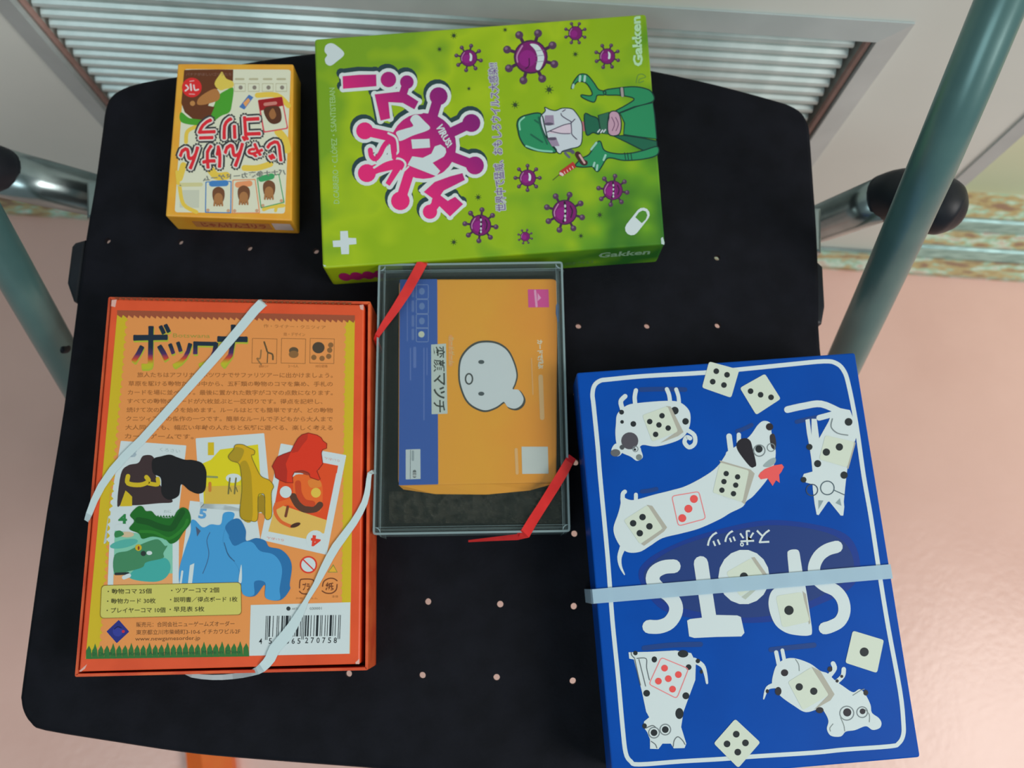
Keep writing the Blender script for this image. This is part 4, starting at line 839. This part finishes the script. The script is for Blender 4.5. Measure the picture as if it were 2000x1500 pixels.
par = 'LGLLGG'; bits = '101' + ''.join((Lc if par[i] == 'L' else Gc)[int(code[i + 1])] for i in range(6)) + '01010' + ''.join(Rc[int(c)] for c in code[7:]) + '101'
i = 0
while i < len(bits):
    if bits[i] == '1':
        j = i
        while j < len(bits) and bits[j] == '1': j += 1
        def bx(t, y): return (519.5 + t / 95 * 146.5 + (1202 - y) * .04, y - 2.0 * t / 95)
        long = i < 3 or i > 91 or 45 <= i < 50
        y1 = 1250 if long else 1244
        a.face([bx(i, 1203), bx(j - .12, 1203), bx(j - .12, y1), bx(i, y1)], BK, 3); i = j
    else: i += 1
for t, x0, x1 in (('4', 506, 512), ('560365', 525, 587), ('270758', 596, 658)):
    dy = -(x0 - 500) * .02
    for k, ch in enumerate(t):
        xx = x0 + (x1 - x0 - 6) * (k / max(1, len(t) - 1)); a.text(I, ch, [(xx, 1247 + dy), (xx + 6.2, 1247 + dy), (xx + 5.8, 1258 + dy), (xx - .4, 1258 + dy)], BK, 3, .01)
a.disc(O6, 800, 532, 25, (50, 56, 58), 3); a.text(O6, 'ARTS カード', [(840, 520), (1010, 515), (1010, 545), (840, 548)], (90, 100, 100), 3); a.text(O6, '030001', [(1050, 517), (1190, 513), (1190, 543), (1050, 547)], (80, 90, 90), 3)
a.build('printed_barcode', body, 'white barcode panel')
a = Art(ZO)
a.disc(O4, 862, 1315, 70, WH, 1); a.ring(O4, 862, 1315, 78, 14, (206, 52, 40), 2); a.stroke(O4, [(808, 1262), (918, 1370)], 12, (206, 52, 40), 3)
a.poly(O4, [(1105, 1310), (1148, 1390), (1050, 1390)], (120, 130, 60), 1); a.poly(O4, [(1105, 1325), (1138, 1384), (1060, 1384)], (210, 160, 50), 2)
a.stroke(O6, [(930, 290), (935, 210), (960, 188), (1060, 188), (1100, 215), (1100, 320), (1070, 355), (970, 358), (930, 330)], 14, (110, 60, 34), 1); a.text(O6, 'プラ', [(965, 230), (1050, 230), (1050, 320), (965, 320)], (110, 60, 34), 1, .03)
a.stroke(O6, [(1200, 270), (1215, 215), (1270, 180), (1330, 180), (1370, 205)], 14, (110, 60, 34), 1); a.stroke(O6, [(1370, 250), (1360, 310), (1310, 350), (1240, 350), (1195, 325)], 14, (110, 60, 34), 1); a.text(O6, '紙', [(1235, 225), (1330, 225), (1330, 320), (1235, 320)], (110, 60, 34), 1, .03)
a.text(O6, '外箱フィルム', [(885, 400), (1140, 398), (1140, 422), (885, 425)], TXT, 1); a.text(O6, '本体', [(1310, 375), (1385, 375), (1385, 405), (1310, 405)], TXT, 1)
a.build('printed_marks', body, 'warning and recycling marks')
a = Art(ZO)
for p in ([(218, 586), (228, 585), (225, 600), (217, 598)], [(702, 596), (710, 595), (710, 606), (704, 604)], [(154, 1311), (170, 1297), (166, 1306), (158, 1312)], [(694, 1294), (702, 1286), (702, 1297), (695, 1297)]): a = Art(ZO); a.poly(I, p, (206, 160, 150), 1); a.build('worn_corner', body, 'pale scuffed corner')
# ribbons
wb = clear('white_elastic', (190, 208, 212), .08, rough=.3)
def band_pts(path, z): return [at(x, y, z) for x, y in path]
zt = ZO + .0009
p1 = [(512, 592), (498, 606), (470, 640), (426, 692), (380, 744), (330, 800), (278, 858), (245, 890), (220, 918), (198, 950), (184, 978), (174, 1004)]
w1 = [.006, .0058, .0055, .0054, .0052, .005, .005, .0048, .0046, .0044, .004, .0036]
P = band_pts(p1, zt)
b1 = ribbon('elastic_band', [Vector((P[0].x + .001, P[0].y + .0016, SZ + .004)), Vector((P[0].x + .001, P[0].y + .0014, ZO - .002))] + P + [Vector((P[-1].x - .0028, P[-1].y - .0035, ZO - .003)), Vector((P[-1].x - .003, P[-1].y - .005, SZ + .004))], [.006] * 2 + w1 + [.003, .003], wb, None, .0005)
tag(b1, 'white elastic band crossing the top left corner of the orange box', 'band')
p2 = [(722, 925), (719, 950), (712, 982), (690, 1022), (656, 1068), (634, 1108), (617, 1142), (599, 1172), (581, 1207), (560, 1240), (536, 1268), (528, 1286), (512, 1304)]
w2 = [.0025, .003, .0036, .0042, .0048, .0044, .0032, .0026, .005, .0066, .0062, .0058, .005]
P = band_pts(p2, zt)
tl = [at(492, 1314, ZO - .004), at(455, 1321, SZ + .02), at(415, 1323, SZ + .016), at(375, 1319, SZ + .012), at(357, 1311, SZ + .008)]
pts = [Vector((P[0].x + .002, P[0].y + .002, ZO - .008))] + P + tl
pts2 = cr_(pts, False, 2); ww = [.0025] + w2 + [.0034, .003, .0028, .0024, .001]; wd = []
for i in range(len(ww) - 1): wd += [ww[i], (ww[i] + ww[i + 1]) / 2]
wd.append(ww[-1])
b2 = ribbon('elastic_band', pts2, wd, wb, None, .0005)
tag(b2, 'loose white elastic band across the bottom right corner of the orange box', 'band')

# ---------------------------------------------------------------- small gorilla card box
ZC = SZ + .022
q = [(347, 124), (573, 125), (570, 431), (323, 422)]
W = px2(q, ZC)
card = thing('card_box', (*(sum(W, Vector((0, 0))) / 4), SZ), 'small yellow-edged card box with a brown gorilla picture and red title', 'box')
yo = noisy('yellow_orange_card', (214, 148, 42), (226, 160, 52), 60, rough=.38)
v, f = prism(rnd(W, .0012, 3), SZ + .0003, ZC, .0009); bx_ = mk('carton', v, f, yo, card)
Sv = Vw(300, 100, 3.948)
CW = (206, 206, 184)
a = Art(ZC)
a.rpoly(Sv, [(238, 138), (1058, 142), (1012, 1252), (162, 1242)], 6, CW, 0)
YS = (216, 184, 72)
for p, w_ in (([(200, 1040), (230, 1180), (330, 1240)], 30), ([(230, 880), (200, 980)], 50), ([(330, 580), (260, 620), (250, 700)], 30), ([(420, 880), (480, 960), (560, 960)], 60), ([(850, 1220), (900, 1200), (1000, 1190)], 30), ([(960, 620), (1010, 680), (1030, 760)], 60), ([(800, 340), (950, 340), (1040, 420)], 40), ([(700, 900), (800, 900), (900, 870)], 46), ([(180, 930), (190, 1020)], 26), ([(940, 1230), (960, 1150)], 24)): a.stroke(Sv, p, w_, YS, 1)
a.blob(Sv, [(212, 545), (212, 470), (300, 520), (450, 440), (490, 350), (560, 300), (615, 285), (605, 400), (585, 470), (520, 500), (430, 560), (320, 570)], (70, 148, 44), 1)
a.poly(Sv, [(236, 145), (300, 142), (500, 140), (614, 142), (612, 230), (560, 245), (480, 300), (420, 420), (470, 430), (440, 500), (380, 530), (300, 520), (240, 470), (214, 400)], (96, 52, 30), 2)
a.blob(Sv, [(470, 250), (510, 180), (530, 160), (560, 210), (612, 235), (612, 275), (560, 290), (510, 300)], (208, 184, 80), 3)
a.blob(Sv, [(335, 405), (350, 360), (420, 310), (480, 290), (510, 330), (500, 375), (440, 400), (370, 415)], (168, 112, 62), 3); a.disc(Sv, 300, 402, 20, (176, 122, 70), 3)
a.text(Sv, 'バナナがほしいゴリラたち', [(250, 165), (600, 165), (600, 190), (250, 190)], (130, 96, 86), 3)
a.disc(Sv, 295, 280, 76, (206, 42, 44), 4, n=26); a.stroke(Sv, [(250, 262), (268, 285), (245, 305)], 12, (224, 196, 196), 5); a.stroke(Sv, [(285, 255), (290, 300)], 14, (224, 196, 196), 5); a.stroke(Sv, [(310, 262), (318, 300), (345, 295)], 12, (224, 196, 196), 5); a.stroke(Sv, [(275, 330), (315, 332)], 8, (220, 150, 150), 5); a.stroke(Sv, [(280, 232), (310, 228)], 8, (220, 150, 150), 5)
for x in (665, 772, 880, 985): a.stroke(Sv, [(x - 42, 250), (x + 42, 250), (x + 42, 310), (x - 42, 310)], 5, (170, 165, 130), 1, sm=False, closed=True); a.stroke(Sv, [(x - 30, 215), (x + 28, 215)], 16, (176, 170, 140), 1); a.disc(Sv, x + 6, 280, 16, (130, 120, 110), 1)
a.poly(Sv, [(660, 430), (735, 335), (770, 355), (700, 450)], (70, 110, 170), 1); a.poly(Sv, [(690, 400), (730, 360), (745, 380), (710, 430)], (216, 150, 90), 2)
a.build('printed_picture', bx_, 'gorilla with banana on a white and yellow swirl')
a = Art(ZC)
a.rpoly(Sv, [(803, 376), (992, 350), (1038, 598), (846, 630)], 3, (206, 70, 84), 2); a.rpoly(Sv, [(815, 386), (984, 362), (1028, 590), (856, 618)], 3, CW, 3)
a.poly(Sv, [(806, 378), (990, 352), (1000, 420), (820, 460)], (150, 30, 34), 4); a.stroke(Sv, [(860, 410), (940, 400)], 26, (190, 120, 110), 5)
a.blob(Sv, [(850, 470), (870, 430), (960, 425), (985, 480), (980, 540), (930, 562), (885, 540)], (84, 48, 32), 5); a.blob(Sv, [(890, 480), (920, 440), (945, 490), (930, 520), (905, 520)], (150, 98, 58), 6)
a.build('printed_card', bx_, 'red-topped gorilla card')
for (qq, col_, hd, hand) in (([(400, 1005), (602, 1000), (598, 1250), (396, 1246)], (64, 120, 180), [(450, 1022), (555, 1018)], (500, 1120)), ([(608, 990), (786, 985), (822, 1250), (602, 1252)], (226, 140, 96), [(650, 1030), (740, 1020)], (695, 1110)), ([(795, 975), (968, 945), (1010, 1168), (826, 1212)], (60, 150, 92), [(830, 985), (910, 965)], (890, 1070))):
    a = Art(ZC); a.rpoly(Sv, qq, 2, col_, 2)
    cx = sum(p[0] for p in qq) / 4; cy = sum(p[1] for p in qq) / 4
    a.rpoly(Sv, [(cx + (x - cx) * .92, cy + (y - cy) * .94) for x, y in qq], 2, CW, 3); a.stroke(Sv, hd, 46, col_, 4)
    hx, hy = hand; a.blob(Sv, [(hx - 42, hy - 50), (hx, hy - 75), (hx + 42, hy - 50), (hx + 46, hy + 10), (hx + 20, hy + 60), (hx - 20, hy + 60), (hx - 44, hy + 10)], (110, 70, 46), 5)
    a.disc(Sv, hx, hy + 15, 34, (160, 110, 68), 6, ry=42)
    for k in (-28, -10, 8, 26): a.stroke(Sv, [(hx + k, hy + 30), (hx + k * 1.15, hy + 70)], 14, (160, 110, 68), 6)
    for p in (qq[2], qq[3]): a.disc(Sv, cx + (p[0] - cx) * .78, cy + (p[1] - cy) * .84, 13, (190, 150, 120), 5)
    a.build('printed_card', bx_)
a = Art(ZC)
for t, qq in (('じゃ', [(990, 845), (728, 830), (728, 722), (968, 682)]), ('んけん', [(705, 885), (206, 912), (196, 745), (692, 705)]), ('ゴリラ', [(828, 686), (340, 698), (352, 528), (808, 500)])):
    a.text(Sv, t, qq, (52, 56, 58), 2, 0, 8.2); a.text(Sv, t, qq, (52, 56, 58), 2, 0, 6); a.text(Sv, t, qq, (52, 56, 58), 2, 0, 3.5); a.text(Sv, t, qq, (208, 200, 194), 3, 0, 4.6); a.text(Sv, t, qq, (208, 200, 194), 3, 0, 2.5); a.text(Sv, t, qq, (208, 40, 52), 4, 0, 1.5)
a.text(Sv, 'バナナ争奪カードゲーム', [(1022, 905), (382, 960), (380, 1005), (1020, 955)], (120, 122, 116), 5, .03)
a.build('printed_title', bx_, 'upside-down red title with white and dark outlines')
a = Art(ZC); a.rpoly(Sv, [(205, 1072), (352, 1070), (350, 1208), (200, 1206)], 1, (188, 190, 172), 1); a.stroke(Sv, [(200, 1030), (365, 1028)], 30, (196, 190, 140), 1); a.build('printed_label', bx_, 'plain pale square')
no = Vector((0, -1, 0))
a = Art(mapper=side_mapper(W[3], W[2], ZC, SZ, no), base=1e-4)
a.poly(I, [(.18, .3), (.8, .3), (.8, .75), (.18, .75)], (180, 120, 66), 1); a.text(I, 'じゃんけんゴリラ', [(.24, .35), (.76, .35), (.76, .7), (.24, .7)], (150, 70, 50), 2, .03); a.poly(I, [(.82, .25), (.97, .25), (.97, .75), (.82, .75)], (196, 178, 170), 1)
a.build('printed_side', bx_)

# ---------------------------------------------------------------- clear plastic case with the card deck inside
ZP = SZ + .030
q = [(739, 516), (1099, 511), (1114, 1039), (728, 1045)]
W = px2(q, ZP)
case = thing('plastic_case', (*(sum(W, Vector((0, 0))) / 4), SZ), 'clear plastic card case with pale edges, in the middle of the seat', 'case')
pl = clear('clear_acrylic', (96, 108, 104), .93, rough=.1); pe = clear('clear_acrylic_edge', (150, 172, 176), .5, rough=.2); pw = clear('clear_acrylic_wall', (110, 128, 130), .72, rough=.15)
R_ = rnd(W, .002, 3)
v, f = prism(inset(R_, .0012), ZP - .0014, ZP - .0002, 0); mk('lid_window', v, f, pl, case)
vs = []; fs = []; ringwall(R_, .0014, SZ + .008, ZP, vs, fs); lw = mk('lid_wall', vs, fs, pw, case)
vs = []; fs = []; ringwall(R_, .0012, ZP, ZP + .0003, vs, fs); ringwall(inset(R_, .0042), .0006, ZP - .0001, ZP + .0002, vs, fs); mk('lid_rim', vs, fs, pe, case)  # paler, denser plastic along the lid edges
Bs = inset(R_, .0024)
vs = []; fs = []; ringwall(Bs, .0014, SZ + .0004, ZP - .006, vs, fs); ringwall(Bs, .0014, ZP - .0062, ZP - .0058, vs, fs); mk('base_wall', vs, fs, pw, case)
v, f = prism(Bs, SZ + .0004, SZ + .0016, 0); mk('base_plate', v, f, pl, case)
ZD = SZ + .024
# deck
dq = [(779, 545), (1089, 544), (1087, 943), (777, 949)]
Wd = px2(dq, ZD)
deck = thing('card_deck', (*(sum(Wd, Vector((0, 0))) / 4), SZ), 'orange and blue card packet inside the clear case', 'cards')
om2 = grad('orange_packet_print', at(790, 800, ZD), at(1090, 800, ZD), [(0, (232, 148, 48)), (.5, (234, 152, 44)), (1, (226, 138, 44))], blotch=(60, .25))
v, f = prism(rnd(Wd, .004, 5), SZ + .002, ZD, .001); dk = mk('packet', v, f, om2, deck)
C1, C2 = Vw(720, 500, 5), Vw(720, 770, 5)
a = Art(ZD); BLU = (48, 84, 158); LB = (110, 134, 178)
a.rpoly(I, [(781, 546), (854, 545), (856, 946), (779, 948)], 2, BLU, 0)
for y in (300, 445, 590, 720):
    a.stroke(I, [tuple(p) for p in rnd([C1((465, y - 20)), C1((583, y - 20)), C1((583, y + 118)), C1((465, y + 118))], 2.5, 2)], 1.2, LB, 1, sm=False, closed=True); a.disc(C1, 520, y + 45, 28, (92, 120, 170), 1, ry=34); a.stroke(C1, [(432, y), (432, y + 90)], 26, (84, 110, 168), 1)
a.disc(C1, 515, 765, 30, (180, 190, 170), 2)
for x, y0, y1, w_ in ((378, 420, 830, 9), (408, 900, 1210, 12), (450, 900, 1080, 30), (540, 900, 1600, 12), (570, 900, 1160, 10)): a.stroke(C1, [(x, y0), (x, y1)], w_, (84, 110, 172), 1)
a.rpoly(C2, [(362, 540), (505, 535), (507, 828), (362, 832)], 1, (176, 190, 192), 1); a.stroke(C2, [(408, 545), (406, 825)], 4, (60, 70, 80), 2); a.stroke(C2, [(432, 560), (432, 640)], 24, (140, 154, 158), 2); a.stroke(C2, [(448, 755), (448, 800)], 34, (96, 104, 106), 2, sm=False)
a.text(C2, '18', [(465, 765), (465, 805), (432, 805), (432, 765)], (180, 190, 190), 3, .02)
a.build('printed_strip', dk, 'blue strip with small icons and text')
a = Art(ZD)
a.poly(I, [(842, 673), (871, 671), (874, 808), (843, 809)], (176, 190, 184), 1)
for k, ch in enumerate('変顔マッチ'):
    y0 = 676 + k * 26.3; a.text(I, ch, [(869, y0), (869.5, y0 + 24), (847, y0 + 24), (846.5, y0)], (52, 58, 52), 2, .012)
a.stroke(C1, [(800, 790), (800, 1060)], 40, (214, 150, 84), 1); a.text(C1, 'カードゲーム', [(840, 790), (840, 1060), (780, 1060), (780, 790)], (196, 176, 120), 2, .01)
a.build('printed_title', dk, 'white label with dark vertical characters')
a = Art(ZD)
f1 = [(1170, 825), (1280, 850), (1370, 920), (1430, 1040), (1458, 1160), (1440, 1250), (1420, 1305), (1480, 1315), (1525, 1380), (1530, 1430), (1500, 1480), (1440, 1508), (1370, 1490), (1340, 1450), (1320, 1440), (1250, 1490), (1140, 1525), (1030, 1490), (950, 1420), (900, 1310), (875, 1190), (885, 1020), (950, 910), (1050, 840)]
a.blob(C1, f1, (62, 66, 62), 1); cx, cy = 1180, 1190
a.blob(C1, [(cx + (x - cx) * .945, cy + (y - cy) * .945) for x, y in f1], WH, 2)
a.disc(C1, 1100, 1035, 30, (70, 80, 84), 3, ry=20); a.disc(C1, 1100, 1345, 30, (70, 80, 84), 3, ry=20); a.ring(C1, 980, 1200, 34, 15, (60, 66, 66), 3, ry=50)
a.build('printed_face', dk, 'white round face lying sideways')
a = Art(ZD)
a.poly(C1, [(1555, 326), (1756, 326), (1762, 500), (1560, 502)], (200, 70, 140), 1); a.stroke(C1, [(1625, 340), (1640, 490)], 22, (214, 150, 186), 2); a.poly(C1, [(1650, 360), (1685, 410), (1650, 440)], (214, 150, 186), 2)
a.text(C1, 'カードで遊ぶ', [(1702, 815), (1712, 1100), (1650, 1104), (1640, 818)], (206, 196, 168), 1, .06); a.stroke(C1, [(1680, 1180), (1695, 1580)], 44, (206, 168, 116), 1)
a.stroke(C1, [(1590, 1000), (1605, 1350)], 12, (212, 160, 96), 1)
a.stroke(C2, [(1440, 540), (1450, 770)], 30, (210, 166, 108), 1)
a.poly(C1, [(1848, 455), (1858, 480), (1860, 650), (1845, 640), (1828, 560), (1830, 480)], (44, 84, 140), 1)
a.rpoly(C2, [(1493, 512), (1750, 512), (1757, 775), (1500, 778)], 1, (186, 194, 190), 1)
a.build('printed_marks', dk, 'magenta square, pale text and a plain white square')
# crumpled clear film below the packet
film = clear('crumpled_cellophane', (124, 122, 108), .36, rough=.2, bump=1.0, bs=120)
nx, ny = 70, 24; vs = []; fs = []
for j in range(ny + 1):
    for i in range(nx + 1):
        x = 760 + (1096 - 760) * i / nx; y = 960 + (1022 - 960) * j / ny
        h = ZD - .010 - .002 * j / ny + .009 * noise.noise(Vector((x * .06, y * .06, 3))) + .0025 * noise.noise(Vector((x * .16, y * .16, 7)))
        vs.append(at(x, y, h))
for j in range(ny):
    for i in range(nx): b = j * (nx + 1) + i; fs.append((b, b + 1, b + nx + 2, b + nx + 1))
fl_t = [(778, 947), (860, 946), (950, 944), (1040, 942), (1080, 940)]; fl_b = [(788, 956), (850, 965), (950, 966), (1035, 958), (1076, 946)]
vs2 = [at(x, y, ZD - .0005) for x, y in fl_t] + [at(x, y, ZD - .004) for x, y in fl_b]
mk('flap', vs2, [(i, i + 1, i + 6, i + 5) for i in range(4)], om2, deck)
fo = mk('film', vs, fs, film, deck); fo['label'] = 'crumpled clear film end of the wrapping'
# red elastic pieces
rm = noisy('red_elastic', (190, 34, 34), (206, 44, 42), 80, rough=.28)
z2 = ZP + .0009
P = [at(x, y, z2) for x, y in [(825, 513), (815, 532), (795, 568), (772, 604), (752, 632), (737, 655)]]
r1 = ribbon('elastic_band', [Vector((P[0].x + .001, P[0].y + .0016, SZ + .004)), Vector((P[0].x + .001, P[0].y + .0016, ZP - .001))] + P + [Vector((P[-1].x - .0012, P[-1].y - .002, ZP - .002)), Vector((P[-1].x - .0012, P[-1].y - .004, SZ + .004))], [.0062] * 2 + [.0062, .0062, .006, .0052, .0042, .003] + [.0028] * 2, rm, None, .0005)
tag(r1, 'red elastic band crossing the top left corner of the clear case', 'band')
P = [at(x, y, z2) for x, y in [(1111, 902), (1100, 922), (1080, 955), (1058, 990), (1040, 1018), (1026, 1042)]]
r2 = ribbon('elastic_band', [Vector((P[0].x + .0022, P[0].y + .003, SZ + .004)), Vector((P[0].x + .0022, P[0].y + .003, ZP - .001))] + P + [at(1010, 1049, ZP - .003), at(960, 1053, SZ + .02), at(915, 1057, SZ + .014)], [.005] * 2 + [.0052, .0058, .0058, .0056, .0058, .0062] + [.0034, .0022, .0012], rm, None, .0005)
tag(r2, 'red elastic band across the bottom right corner of the clear case', 'band')
